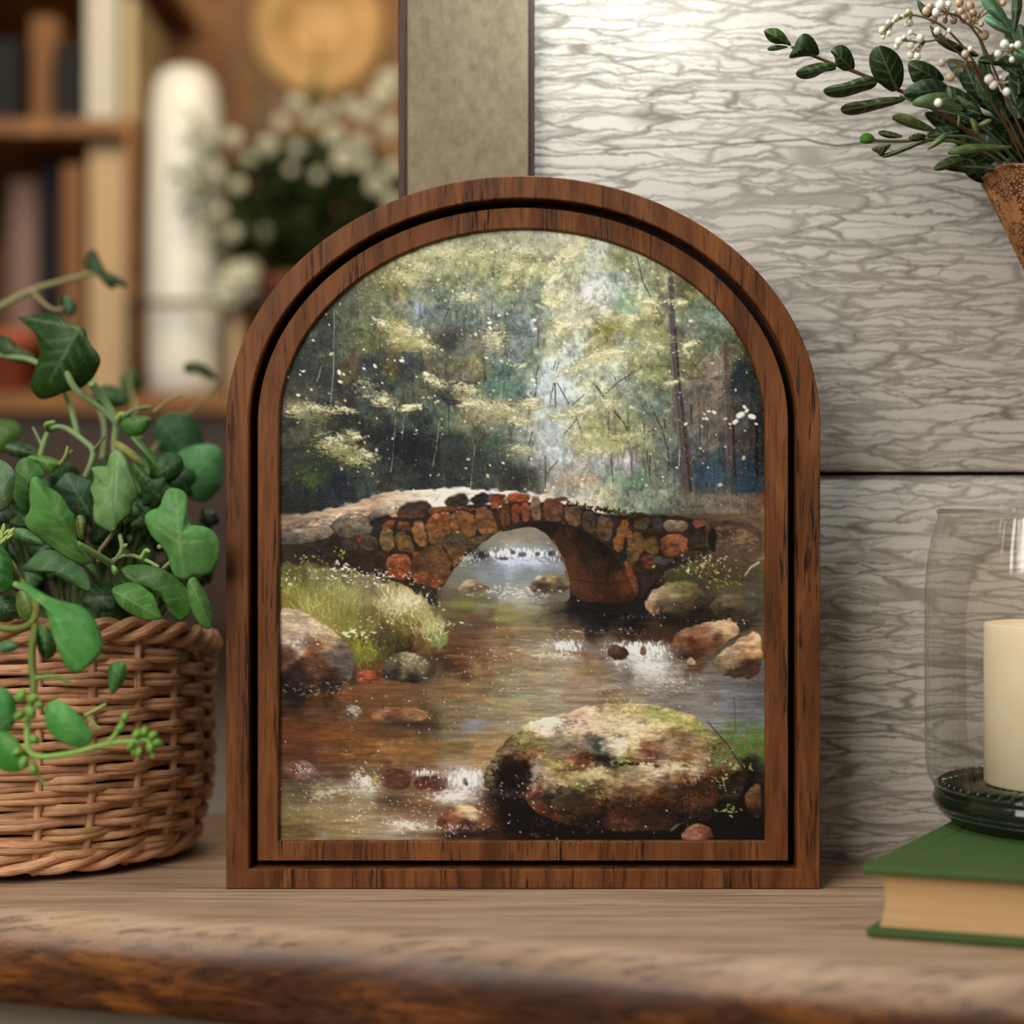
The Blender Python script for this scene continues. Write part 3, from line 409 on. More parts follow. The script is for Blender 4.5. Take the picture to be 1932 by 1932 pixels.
    # water streaks
    foam(850, 960, 1240, 5, 24, .8, 0, 4, (186, 124, 76), (16, 44)); foam(930, 1040, 1225, 8, 18, .6, -2, 4, (222, 206, 176), (10, 44)); foam(870, 960, 1236, 6, 26, .8, 0, 8, L=(2, 6)); foam(860, 1010, 1262, 18, 60, .8, 0, 20, L=(1.5, 4)); foam(820, 1000, 1320, 30, 40, .8, 0, 30, L=(1.5, 4))
    foam(640, 960, 1330, 26, 40, .45, 0, 5, (176, 124, 66), (10, 40)); foam(540, 860, 1400, 24, 60, .4, 0, 6, (150, 104, 54), (12, 44)); foam(540, 800, 1370, 22, 50, .4, 0, 5, (70, 46, 28), (14, 50)); foam(640, 700, 1400, 20, 16, .6, 0, 10, (196, 158, 84), (4, 12)); foam(640, 720, 1430, 8, 20, .6, 0, 6, (190, 140, 76), (10, 34))
    glow(890, 1375, 20, 7, (136, 142, 166), .7); glow(845, 1392, 30, 8, (118, 116, 116), .5); glow(900, 1365, 20, 5, (140, 150, 184), .5)
    rock([(690,1358),(720,1338),(760,1336),(816,1348),(800,1364),(740,1368)], [(720,1345,140,100,74),(780,1350,150,114,78),(740,1362,104,74,52)], 40, 4, soft=5); glow(770, 1370, 60, 5, (44, 34, 24), .7)
    rock([(638,1350),(648,1336),(668,1332),(682,1346),(676,1358),(652,1362)], [(650,1345,104,84,68),(668,1345,158,144,128),(660,1358,90,74,60)], 24); cluster(664, 1345, 14, 8, 20, [(206, 200, 190)], (2, 6), 30, 20)
    rock([(526,1462),(544,1442),(570,1438),(596,1454),(604,1470),(560,1476),(530,1474)], [(550,1450,124,84,62),(580,1455,130,104,88),(540,1470,80,56,42)], 40); cluster(566, 1456, 24, 9, 40, [(206, 198, 196), (180, 170, 168)], (2, 7), 20, 20)
    rock([(714,1484),(722,1462),(744,1452),(768,1458),(778,1490),(740,1496)], [(735,1464,104,66,46),(755,1475,90,54,40),(740,1490,54,32,24)], 40); rock([(778,1470),(850,1470),(850,1494),(780,1496)], [(800,1480,92,52,36),(840,1482,80,50,38)], 30, 0)
    glow(880, 1474, 36, 18, (220, 214, 206), .85); glow(690, 1490, 40, 16, (196, 186, 170), .55); glow(780, 1560, 60, 12, (196, 182, 160), .5); glow(600, 1530, 60, 24, (150, 136, 106), .4); foam(790, 912, 1458, 4, 50, .8, 0, 20); foam(840, 912, 1474, 11, 120, .75, 88, 10); foam(780, 850, 1466, 7, 40, .6, 80, 20); foam(660, 720, 1476, 14, 110, .7, 40, 25); foam(560, 700, 1490, 14, 90, .45, -15, 15); foam(800, 910, 1506, 9, 110, .7, -8, 18); glow(860, 1510, 50, 10, (206, 198, 186), .5)
    scumble(880, 1474, 42, 26, 0, (238, 234, 228), .66, .92, 3); scumble(860, 1506, 64, 18, -6, (226, 220, 210), .58, .8, 0); scumble(688, 1480, 40, 22, 35, (222, 216, 206), .56, .85, 1); scumble(620, 1500, 80, 18, -14, (206, 198, 178), .5, .6, 0); scumble(770, 1562, 70, 12, 8, (230, 222, 210), .54, .75, 1); scumble(800, 1462, 40, 10, 0, (226, 222, 216), .54, .8, 3)
    dab(877, 1479, 18, 12, 80, (58, 50, 46), .75, .7, .4); dab(880, 1484, 10, 8, 60, (34, 28, 26), .7, .8); dab(705, 1476, 20, 8, -55, (170, 156, 60), .9); dab(692, 1462, 34, 9, -35, (92, 84, 78), .7, .6, .7)
    foam(540, 900, 1540, 20, 90, .5, -5, 25); foam(560, 720, 1556, 10, 24, .5, 40, 10, (196, 190, 196), (8, 20)); foam(730, 830, 1562, 7, 70, .75, 8, 15); foam(760, 800, 1502, 5, 30, .5, 0, 8, (150, 140, 130), (8, 26)); glow(740, 1512, 30, 8, (70, 56, 44), .6); dab(610, 1580, 14, 12, 90, (140, 146, 152), .5)
    rock([(820,1556),(836,1536),(862,1524),(890,1526),(920,1540),(938,1562),(900,1572),(850,1572),(828,1566)], [(870,1532,196,170,130),(884,1536,214,190,148),(850,1540,140,92,66),(910,1548,116,76,54),(840,1556,104,66,48),(880,1560,84,50,38),(930,1560,80,50,40)], 80, 12)
    glow(880, 1580, 56, 8, (26, 18, 18), .75); foam(820, 940, 1566, 3, 60, .9, 0, 25, L=(2, 6)); foam(835, 860, 1572, 6, 30, .8, 60, 20); glow(975, 1535, 30, 26, (22, 15, 13), .8); foam(930, 1010, 1520, 14, 40, .8, 25, 12, L=(2, 6))
    # the great boulder
    dark = mask_of([(905,1490),(1000,1520),(1180,1560),(1340,1530),(1440,1440),(1440,1600),(960,1600),(940,1540)], 24, 2); fill(dark, (22, 14, 11), .9)
    BR = [(1020,1372,222,206,178),(1050,1364,226,212,186),(1000,1392,150,134,98),(975,1400,112,96,62),(945,1425,104,88,64),(930,1450,120,106,80),(1100,1365,206,178,146),(1080,1348,196,162,132),(1130,1375,218,196,162),(1170,1345,196,172,126),(1200,1340,206,178,142),(1240,1346,184,176,120),(1290,1370,160,152,96),(1330,1390,150,146,88),(1180,1395,216,196,164),(1230,1380,206,184,148),(1280,1400,176,150,116),(1320,1410,150,124,92),
        (1060,1390,150,136,110),(1090,1384,140,124,102),(1030,1400,128,116,74),(1010,1420,116,84,54),(1060,1415,122,106,84),(1110,1410,124,110,104),(1128,1412,60,76,66),(1160,1410,214,200,176),(1185,1420,214,200,150),(1200,1425,202,186,150),(1250,1425,120,94,68),(1300,1425,124,98,70),(1350,1430,110,92,64),(1390,1430,96,104,58),(965,1455,40,26,20),(990,1452,36,22,17),(945,1480,22,15,12),(985,1480,30,19,14),(1010,1465,160,142,122),(1020,1445,140,124,108),(1050,1450,156,144,92),(1090,1445,110,64,40),(1140,1432,50,34,26),(1170,1440,140,140,84),(1220,1440,112,62,40),(1245,1440,60,36,26),
        (1120,1465,184,170,122),(1090,1478,150,136,86),(1060,1490,124,110,80),(1040,1480,160,146,126),(1220,1452,196,178,138),(1270,1446,206,186,150),(1310,1455,180,162,132),(1170,1480,166,140,106),(1240,1470,150,134,112),(1290,1475,128,92,62),(1330,1475,112,74,48),(1370,1470,92,64,42),(1040,1510,52,44,34),(1080,1510,66,54,36),(1010,1500,92,52,34),(1130,1500,84,68,50),(1180,1505,86,66,48),(1230,1510,104,62,38),(1280,1500,62,42,30),(1330,1500,84,50,32),(1380,1490,40,30,20),(1030,1530,86,46,28),(1080,1540,44,30,22),(1130,1530,78,44,28),(1180,1535,84,46,28),(1240,1535,46,30,22),(1300,1530,60,36,24),(1360,1520,30,22,16),(1120,1560,34,22,16),(1220,1560,60,34,22),(1300,1555,22,15,12)]
    boulder = rock([(910,1486),(922,1444),(944,1412),(972,1388),(1000,1366),(1040,1357),(1072,1352),(1086,1340),(1130,1332),(1200,1329),(1262,1338),(1312,1354),(1344,1380),(1378,1412),(1402,1434),(1412,1474),(1392,1520),(1344,1552),(1256,1574),(1150,1574),(1060,1560),(1004,1536),(990,1508),(950,1500),(916,1494)], BR, 900, -6, (6, 26), (2, 7), 17, 20, 2.6, 1.2, 34); mottle(boulder, 46, 12, .34, 420, 8); mottle(boulder, 14, 5, .2, 430, 6)
    brushed(boulder, np.clip(field(BR, 15) * 1.06, 0, 245), 520, (6, 26), (2, 5), lambda x, y: -8 + (x - 1160) * .08, 22, .8, .35, 22)
    scumble(1130, 1372, 130, 30, -4, (226, 208, 174), .52, .75, 0); scumble(1030, 1370, 60, 18, -12, (236, 222, 196), .56, .8, 0); scumble(1260, 1444, 90, 14, 6, (206, 188, 152), .5, .75, 0); scumble(1110, 1464, 70, 14, -16, (192, 178, 130), .52, .75, 0); scumble(1230, 1350, 130, 18, 14, (168, 166, 94), .5, .75, 1); scumble(1180, 1402, 40, 18, 0, (232, 220, 194), .56, .8, 0); scumble(990, 1400, 50, 20, -35, (140, 136, 76), .52, .7, 1)
    scumble(1120, 1432, 60, 14, 8, (44, 32, 25), .5, .7, 0); scumble(965, 1462, 60, 34, 0, (26, 17, 13), .62, .8, 2); scumble(1210, 1440, 60, 10, 8, (92, 52, 33), .54, .7, 0); scumble(1200, 1530, 190, 34, 0, (42, 26, 18), .52, .7, 2); scumble(1330, 1490, 90, 40, -20, (40, 27, 18), .52, .7, 2); scumble(1080, 1512, 70, 26, 8, (58, 44, 33), .5, .6, 0)
    cluster(1140, 1372, 80, 18, 60, [(226, 208, 176), (212, 190, 156)], (5, 18), -4, 14, .6, clip=boulder); cluster(1240, 1350, 110, 14, 80, [(186, 184, 110), (166, 168, 88), (206, 190, 140)], (3, 10), 20, 40, .8, 20); cluster(1330, 1395, 60, 14, 60, [(160, 164, 90), (136, 142, 72)], (3, 9), 40, 30, .8, 40); cluster(980, 1400, 34, 16, 30, [(150, 150, 84), (190, 176, 130)], (3, 9), -40, 30, .8); cluster(1160, 1345, 50, 8, 30, [(222, 194, 160), (176, 174, 100)], (3, 10), 0, 40)
    cluster(1115, 1462, 46, 12, 34, [(206, 196, 150), (190, 178, 130)], (5, 14), -20, 24, .8); cluster(1260, 1450, 70, 8, 30, [(216, 200, 164)], (6, 20), 6, 12, .8, 6); cluster(1050, 1450, 26, 8, 14, [(166, 158, 100)], (6, 16), 5, 12); cluster(1172, 1440, 16, 10, 14, [(150, 166, 92)], (6, 12), 30, 30); cluster(1090, 1485, 30, 8, 20, [(136, 140, 74)], (4, 10), 20, 30); cluster(1130, 1500, 12, 24, 14, [(150, 166, 84)], (4, 11), 50, 40); cluster(1080, 1484, 60, 6, 22, [(216, 204, 186)], (4, 12), 4, 20, .6)
    dab(1195, 1405, 34, 9, 75, (214, 206, 122), .8, .5, .4); dab(1162, 1412, 40, 12, 8, (238, 228, 204), .9, .6, .5); dab(1040, 1366, 60, 14, -8, (236, 224, 198), .9, .6, .5); dab(1076, 1352, 54, 9, -4, (206, 176, 150), .8, .6, .6)
    cluster(1190, 1445, 36, 5, 16, [(40, 26, 20)], (5, 16), 10, 20); dab(1128, 1414, 26, 14, 0, (52, 66, 56), .8, .6); dab(1140, 1436, 40, 14, 5, (34, 26, 20), .8, .6, .4); scumble(1012, 1458, 14, 34, 12, (176, 160, 142), .56, .75, 1)
    foam(1010, 1100, 1345, 4, 18, .4, 0, 10, (210, 190, 160))
    for k in range(130):
        x = rs.uniform(1350, 1438); y = 1440 - abs(rs.normal(0, 24)) - (x - 1350) * .3 + 10; g = -80 + rs.normal(0, 36)
        dab(x, y, rs.uniform(8, 26), rs.uniform(2, 5), g, (104 + rs.normal(0, 20), 114 + rs.normal(0, 16), 62), .7, .5, 0, None, .7)
    cluster(1375, 1450, 40, 26, 20, [(168, 176, 110)], (4, 12), 20, 40); cluster(1376, 1534, 26, 10, 14, [(150, 164, 96)], (6, 14), -10, 50); cluster(1360, 1478, 20, 14, 12, [(176, 182, 124)], (4, 11), 20, 20); line([(1338,1366),(1378,1412),(1414,1470)], 1.6, 2.2, (50, 40, 30), .8); line([(1366,1470),(1372,1498)], 1.5, 1.5, (150, 160, 104), .8)
    rock([(1406,1506),(1420,1486),(1440,1480),(1440,1560),(1412,1530)], [(1420,1500,112,80,52),(1436,1500,96,64,44),(1430,1540,50,32,24)], 30)
    rock([(1286,1584),(1300,1566),(1326,1554),(1346,1572),(1350,1592),(1290,1592)], [(1310,1570,158,112,84),(1330,1568,128,80,54),(1340,1582,80,48,32)], 24)
    foam(1000, 1110, 1555, 10, 40, .7, 14, 10, (150, 130, 110), (2, 7)); foam(1100, 1330, 1566, 8, 26, .7, 0, 20, L=(2, 4)); dab(1275, 1566, 26, 6, -40, (96, 110, 74), .8); foam(1000, 1020, 1580, 4, 10, .6, 0, 10, (150, 76, 40), (8, 20))
    # sparkle over the whole stream
    for k in range(300):
        x, y = [(rs.uniform(525, 1436), rs.uniform(1130, 1585)), (rs.normal(1180, 90), rs.normal(1270, 40)), (rs.normal(850, 70), rs.normal(1300, 60)), (rs.normal(960, 60), rs.normal(1520, 30)), (rs.normal(700, 90), rs.normal(1520, 30))][rs.randint(5)]; s = rs.uniform(1.1, 2.6)
        dab(x, y, s * rs.uniform(1, 2), s, rs.normal(5, 25), (240, 236, 226), .8, .5)
    for k in range(70): dab(rs.uniform(530, 660), rs.uniform(1290, 1320), rs.uniform(2, 10), 2, rs.uniform(-30, 30), (206, 200, 170), .6 * rs.rand())
    C[:] += ((noise(1.5, 1.5, 15) - .5) * 9 + (noise(3, 3, 16) - .5) * 7)[..., None]
    g = C.mean(2, keepdims=True); C = g + (C - g) * .96
    return np.clip(C, 4, 250) / 255.0
# ------------------------------------------------------------------ scene constants
LEDGE = 1.20                    # height of the mantel top above the floor
CAMZ = LEDGE + 0.2138
FPX = 3064.0
def P(px, py, d):
    """point of the place seen at picture position (px, py), d metres from the camera plane"""
    return Vector(((px - 966) / FPX * d, d, CAMZ - (py - 966) / FPX * d))

COL = bpy.data.collections.new('room'); bpy.context.scene.collection.children.link(COL)
def srgb(r, g, b):
    f = lambda c: (c / 255 / 12.92) if c / 255 <= 0.04045 else ((c / 255 + 0.055) / 1.055) ** 2.4
    return (f(r), f(g), f(b), 1.0)

# ------------------------------------------------------------------ mesh helper
class MB:
    def __init__(s): s.v = []; s.f = []; s.uv = []; s.tone = []; s.vein = []
    def add(s, vs, fs, uvs=None, tone=None, vein=None):
        n = len(s.v); s.v += [tuple(q) for q in vs]
        s.f += [tuple(i + n for i in f) for f in fs]
        s.uv += list(uvs) if uvs else [(0, 0)] * len(vs)
        s.tone += [tone or (1, 1, 1, 1)] * len(vs)
        s.vein += list(vein) if vein else [0.0] * len(vs)
    def box(s, c, size, rot=None, tone=None):
        x, y, z = [q / 2 for q in size]
        vs = [Vector((a, b, e)) for a in (-x, x) for b in (-y, y) for e in (-z, z)]
        if rot is not None: vs = [rot @ q for q in vs]
        s.add([q + Vector(c) for q in vs], [(0, 1, 3, 2), (4, 6, 7, 5), (0, 4, 5, 1), (2, 3, 7, 6), (0, 2, 6, 4), (1, 5, 7, 3)], None, tone)
    def tube(s, pts, r0, r1=None, seg=8, tone=None, closed=False, flat=1.0, taper_ends=False):
        r1 = r0 if r1 is None else r1
        pts = [Vector(p) for p in pts]; n = len(pts); vs = []; uvs = []; L = 0
        up0 = None
        for i, p in enumerate(pts):
            a = pts[(i - 1) % n] if closed else pts[max(i - 1, 0)]; b = pts[(i + 1) % n] if closed else pts[min(i + 1, n - 1)]
            t = (b - a).normalized()
            if up0 is None: up0 = t.orthogonal().normalized()
            up0 = (up0 - t * up0.dot(t)); up0 = up0.normalized() if up0.length > 1e-6 else t.orthogonal().normalized()
            side = t.cross(up0)
            r = r0 + (r1 - r0) * i / max(n - 1, 1)
            if taper_ends and not closed: r *= min(1, .25 + min(i, n - 1 - i) * .4)
            if i: L += (p - pts[i - 1]).length
            for k in range(seg):
                g = 2 * math.pi * k / seg
                vs.append(p + up0 * math.cos(g) * r + side * math.sin(g) * r * flat); uvs.append((k / seg, L))
        fs = []
        for i in range(n if closed else n - 1):
            j = (i + 1) % n
            for k in range(seg):
                fs.append((i * seg + k, i * seg + (k + 1) % seg, j * seg + (k + 1) % seg, j * seg + k))
        if not closed:
            fs.append(tuple(range(seg - 1, -1, -1))); fs.append(tuple((n - 1) * seg + k for k in range(seg)))
        s.add(vs, fs, uvs, tone)
    def lathe(s, prof, c=(0, 0, 0), seg=64, tone=None, sx=1, sy=1):
        vs = []; uvs = []; c = Vector(c)
        for i, (r, z) in enumerate(prof):
            for k in range(seg):
                g = 2 * math.pi * k / seg
                vs.append(c + Vector((r * math.cos(g) * sx, r * math.sin(g) * sy, z))); uvs.append((k / seg, i / len(prof)))
        fs = [(i * seg + k, i * seg + (k + 1) % seg, (i + 1) * seg + (k + 1) % seg, (i + 1) * seg + k) for i in range(len(prof) - 1) for k in range(seg)]
        if prof[0][0] > 1e-6: fs.append(tuple(range(seg - 1, -1, -1)))
        if prof[-1][0] > 1e-6: fs.append(tuple((len(prof) - 1) * seg + k for k in range(seg)))
        s.add(vs, fs, uvs, tone)
    def ball(s, c, r, seg=14, rings=8, sq=(1, 1, 1), tone=None):
        c = Vector(c); vs = [c + Vector((0, 0, r * sq[2]))]
        for i in range(1, rings):
            a = math.pi * i / rings
            for k in range(seg):
                g = 2 * math.pi * k / seg
                vs.append(c + Vector((r * math.sin(a) * math.cos(g) * sq[0], r * math.sin(a) * math.sin(g) * sq[1], r * math.cos(a) * sq[2])))
        vs.append(c - Vector((0, 0, r * sq[2]))); e = len(vs) - 1
        fs = [(0, 1 + k, 1 + (k + 1) % seg) for k in range(seg)]
        for i in range(rings - 2):
            for k in range(seg):
                a = 1 + i * seg
                fs.append((a + k, a + seg + k, a + seg + (k + 1) % seg, a + (k + 1) % seg))
        a = 1 + (rings - 2) * seg
        fs += [(a + k, e, a + (k + 1) % seg) for k in range(seg)]
        s.add(vs, fs, None, tone)
    def build(s, name, mat, parent=None, smooth=True, bevel=0, org=None, solid=0):
        o0 = Vector(org) if org is not None else Vector((0, 0, 0))
        if parent is not None: o0 = Vector(parent['_org']) if '_org' in parent else o0
        me = bpy.data.meshes.new(name)
        me.from_pydata([tuple(Vector(q) - o0) for q in s.v], [], s.f); me.update()
        uvl = me.uv_layers.new(name='UVMap')
        li = np.zeros(len(me.loops), np.int32); me.loops.foreach_get('vertex_index', li)
        uvl.data.foreach_set('uv', np.array(s.uv, np.float32)[li].ravel())
        ca = me.color_attributes.new('tone', 'FLOAT_COLOR', 'POINT'); ca.data.foreach_set('color', np.array(s.tone, np.float32).ravel())
        va = me.attributes.new('vein', 'FLOAT', 'POINT'); va.data.foreach_set('value', np.array(s.vein, np.float32))
        if smooth: me.polygons.foreach_set('use_smooth', [True] * len(me.polygons))
        me.materials.append(mat)
        o = bpy.data.objects.new(name, me); COL.objects.link(o)
        if parent is not None: o.parent = parent
        else: o.location = o0
        o['_org'] = tuple(o0)
        if bevel:
            b = o.modifiers.new('edge', 'BEVEL'); b.width = bevel; b.segments = 3; b.limit_method = 'ANGLE'; b.angle_limit = 0.6
        if solid:
            q = o.modifiers.new('thickness', 'SOLIDIFY'); q.thickness = solid; q.offset = 0
        return o

def tag(o, label, cat, group=None):
    o['label'] = label; o['category'] = cat
    if group: o['group'] = group
    return o
def thing(name, loc, label, cat, group=None):
    o = bpy.data.objects.new(name, None); COL.objects.link(o); o.location = loc; o.empty_display_size = .02; o['_org'] = tuple(loc)
    return tag(o, label, cat, group)
def struct(o): o['kind'] = 'structure'; return o

# ------------------------------------------------------------------ materials
class N:
    """small wrapper that wires shader nodes"""
    def __init__(s, name):
        s.m = bpy.data.materials.new(name); s.m.use_nodes = True; s.t = s.m.node_tree; s.b = s.t.nodes['Principled BSDF']; s.o = s.t.nodes['Material Output']
    def n(s, typ, **kw):
        x = s.t.nodes.new(typ)
        for k, v in kw.items():
            if k in x.inputs: s.set(x.inputs[k], v)
            else: setattr(x, k, v)
        return x
    def set(s, inp, v):
        if isinstance(v, bpy.types.NodeSocket): s.t.links.new(v, inp)
        else: inp.default_value = v
    def p(s, **kw):
        for k, v in kw.items(): s.set(s.b.inputs[k.replace('_', ' ')], v)
    def coord(s, scale=(1, 1, 1), rot=(0, 0, 0), kind='Object', loc=(0, 0, 0)):
        c = s.n('ShaderNodeTexCoord'); mp = s.n('ShaderNodeMapping'); s.t.links.new(c.outputs[kind], mp.inputs['Vector'])
        mp.inputs['Scale'].default_value = scale; mp.inputs['Rotation'].default_value = rot; mp.inputs['Location'].default_value = loc
        return mp.outputs['Vector']
    def noise(s, vec, scale=1, detail=5, rough=.55, dist=0.0):
        x = s.n('ShaderNodeTexNoise'); s.set(x.inputs['Vector'], vec)
        x.inputs['Scale'].default_value = scale; x.inputs['Detail'].default_value = detail; x.inputs['Roughness'].default_value = rough; x.inputs['Distortion'].default_value = dist
        return x.outputs['Fac']
    def ramp(s, fac, stops):
        x = s.n('ShaderNodeValToRGB'); s.set(x.inputs['Fac'], fac); e = x.color_ramp.elements
        while len(e) < len(stops): e.new(.5)
        for q, (pos, c) in zip(e, stops): q.position = pos; q.color = c if len(c) == 4 else (*c, 1)
        return x.outputs['Color']
    def mix(s, fac, a, b, mode='MIX'):
        x = s.n('ShaderNodeMix', data_type='RGBA', blend_type=mode); s.set(x.inputs[0], fac); s.set(x.inputs[6], a); s.set(x.inputs[7], b); return x.outputs[2]
    def math(s, op, a, b=0.0, c=None):
        x = s.n('ShaderNodeMath', operation=op); s.set(x.inputs[0], a); s.set(x.inputs[1], b)
        if c is not None: s.set(x.inputs[2], c)
        return x.outputs[0]
    def attr(s, name, out='Color'): return s.n('ShaderNodeAttribute', attribute_name=name).outputs[out]
    def bump(s, h, strength=.3, dist=.001):
        x = s.n('ShaderNodeBump'); x.inputs['Strength'].default_value = strength; x.inputs['Distance'].default_value = dist; s.set(x.inputs['Height'], h); s.set(s.b.inputs['Normal'], x.outputs['Normal'])

G = lambda v: (v, v, v, 1)
def mat_plain(name, rgb, rough=.6, var=.18, scale=60, bump=.15, spec=.4):
    k = N(name); v = k.noise(k.coord(), scale, 5)
    c = srgb(*rgb); lo = [q * (1 - var) for q in c[:3]] + [1]; hi = [min(q * (1 + var), 1) for q in c[:3]] + [1]
    k.p(Base_Color=k.ramp(v, [(.3, lo), (.7, hi)]), Roughness=rough, Specular_IOR_Level=spec)
    if bump: k.bump(v, bump, .0008)
    return k.m
def mat_wood(name, light, mid, dark, scale=(60, 60, 6), rough=.5, pores=(420, 420, 30), pore_amt=.75, spec=.35, bump=.35):
    k = N(name); co = k.coord(scale)
    a = k.noise(co, 1, 6, .6, .6); f = k.noise(k.coord(pores), 1, 3, .6, .4)
    base = k.ramp(a, [(.28, srgb(*dark)), (.48, srgb(*mid)), (.72, srgb(*light))])
    pr = k.ramp(f, [(.36, G(1)), (.47, G(0))])
    reg = k.ramp(k.noise(k.coord([q * .5 for q in scale]), 1.3, 2), [(.38, G(.15)), (.62, G(1))])
    amt = k.math('MULTIPLY', k.math('MULTIPLY', pr, reg), pore_amt)
    k.p(Base_Color=k.mix(amt, base, srgb(*[q * .36 for q in dark])), Roughness=rough, Specular_IOR_Level=spec)
    k.bump(k.math('SUBTRACT', a, amt), bump, .0007)
    return k.m

M = {}
M['frame'] = mat_wood('walnut_frame_wood', (130, 80, 42), (102, 58, 27), (66, 36, 15), (80, 80, 12), .5, (560, 300, 34), .95, .22)
M['groove'] = mat_plain('frame_groove_dark', (26, 17, 13), .8, .2, 80, .1, .15)  # groove floor, much darker than the moulding
M['back'] = mat_plain('frame_back_board', (92, 70, 52), .8)
M['brown_edge'] = mat_wood('dark_edge_strip_wood', (78, 46, 38), (60, 34, 28), (38, 20, 17), (60, 60, 8), .55)
M['shelf_wood'] = mat_wood('bookcase_wood', (160, 108, 38), (126, 80, 26), (80, 48, 16), (14, 14, 14), .5, (100, 100, 300), .3)
M['dark_wood'] = mat_wood('bookcase_dark_wood', (66, 36, 9), (48, 25, 6), (32, 15, 3), (12, 12, 40), .5, (100, 100, 300), .3)
M['greige'] = mat_plain('greige_plaster', (196, 184, 166), .9, .06, 14)
M['floor'] = mat_wood('floor_boards', (120, 84, 54), (100, 66, 40), (70, 44, 26), (3, 22, 20), .5, (20, 160, 100), .3)

def mantel_mat():
    k = N('mantel_wood_pale_top'); co = k.coord((5, 60, 60)); a = k.noise(co, 1, 7, .62, .9)
    fine = k.noise(k.coord((8, 300, 300)), 1, 4, .65, .35)
    big = k.noise(k.coord((2.2, 14, 10)), 1, 3)
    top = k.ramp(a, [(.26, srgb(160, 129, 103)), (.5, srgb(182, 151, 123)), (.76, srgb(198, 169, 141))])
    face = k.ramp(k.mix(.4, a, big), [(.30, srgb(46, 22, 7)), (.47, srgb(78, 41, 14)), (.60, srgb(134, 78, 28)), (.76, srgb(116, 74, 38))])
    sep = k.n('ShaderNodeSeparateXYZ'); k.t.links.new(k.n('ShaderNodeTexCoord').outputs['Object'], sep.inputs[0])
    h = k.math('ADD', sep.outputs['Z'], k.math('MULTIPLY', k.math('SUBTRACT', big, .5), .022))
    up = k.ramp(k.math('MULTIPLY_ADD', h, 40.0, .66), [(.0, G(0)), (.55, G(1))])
    c = k.mix(up, face, top)  # paler on top, browner down the front
    gr = k.ramp(fine, [(.36, G(.42)), (.50, G(1))])
    k.p(Base_Color=k.mix(1.0, c, gr, 'MULTIPLY'), Roughness=k.math('MULTIPLY_ADD', fine, .25, .36), Specular_IOR_Level=.4)
    k.bump(k.mix(.5, fine, a), .5, .0012); return k.m
M['mantel'] = mantel_mat()

def plank_mat():
    k = N('whitewashed_cracked_plank')
    c0 = k.coord((1, 1, 1))
    wn = k.n('ShaderNodeTexNoise'); k.set(wn.inputs['Vector'], k.coord((24, 24, 60))); wn.inputs['Scale'].default_value = 1; wn.inputs['Detail'].default_value = 5; wn.inputs['Roughness'].default_value = .6
    off = k.n('ShaderNodeVectorMath', operation='MULTIPLY_ADD'); k.set(off.inputs[0], wn.outputs['Color']); off.inputs[1].default_value = (.044, 0, .0150); k.set(off.inputs[2], c0)
    def crackle(sx, sz, rot, w0, w1, rnd=1.0):
        mp = k.n('ShaderNodeMapping'); k.set(mp.inputs['Vector'], off.outputs[0]); mp.inputs['Scale'].default_value = (sx, .001, sz); mp.inputs['Rotation'].default_value = (0, rot, 0)
        v = k.n('ShaderNodeTexVoronoi', feature='DISTANCE_TO_EDGE', voronoi_dimensions='3D'); k.set(v.inputs['Vector'], mp.outputs[0]); v.inputs['Scale'].default_value = 1; v.inputs['Randomness'].default_value = rnd
        return k.ramp(v.outputs['Distance'], [(w0, G(1)), (w1, G(0))])
    a = crackle(14, 132, .07, .012, .085); b = crackle(24, 205, -.08, .008, .075); c = crackle(10, 96, .15, .010, .052)
    patch = k.ramp(k.noise(k.coord((9, 9, 16)), 1, 3), [(.38, G(.25)), (.62, G(1))]); patch2 = k.ramp(k.noise(k.coord((7, 9, 20), loc=(3, 1, 5)), 1, 3), [(.42, G(.05)), (.6, G(1))])
    l = k.math('MAXIMUM', k.math('MULTIPLY', a, k.math('MULTIPLY_ADD', patch, .45, .5)), k.math('MAXIMUM', k.math('MULTIPLY', b, k.math('MULTIPLY', patch2, .75)), k.math('MULTIPLY', c, .6)))
    fine = k.noise(k.coord((70, 70, 420)), 1, 4, .6)
    l2 = k.math('ADD', k.math('MULTIPLY', l, .92), k.math('MULTIPLY', k.ramp(fine, [(.5, G(0)), (.75, G(1))]), .10))
    tone = k.noise(k.coord((5, 5, 8)), 1, 3)
    lt = k.ramp(tone, [(.3, srgb(172, 164, 153)), (.7, srgb(188, 181, 171))])
    k.p(Base_Color=k.mix(l2, lt, srgb(98, 89, 78)), Roughness=.62, Specular_IOR_Level=.3)
    k.bump(k.math('SUBTRACT', 1.0, l), .3, .0010); return k.m
M['plank'] = plank_mat()
M['crack'] = mat_plain('plank_crack_dark', (92, 84, 76), .9)
M['gap'] = mat_plain('plank_gap_dark', (40, 34, 30), .9)

def stone_mat():
    k = N('beige_speckled_board'); a = k.noise(k.coord((170, 170, 110)), 1, 6, .65); b = k.noise(k.coord((420, 420, 420)), 1, 3); s_ = k.noise(k.coord((90, 90, 60), loc=(2, 3, 4)), 1, 4)
    c = k.ramp(a, [(.28, srgb(102, 89, 69)), (.5, srgb(118, 105, 83)), (.74, srgb(130, 118, 95))])
    c = k.mix(k.math('MULTIPLY', k.ramp(s_, [(.60, G(0)), (.72, G(1))]), .3), c, srgb(130, 104, 84))
    k.p(Base_Color=c, Roughness=.75, Specular_IOR_Level=.25); k.bump(k.mix(.5, a, b), .25, .0008); return k.m
M['board'] = stone_mat()

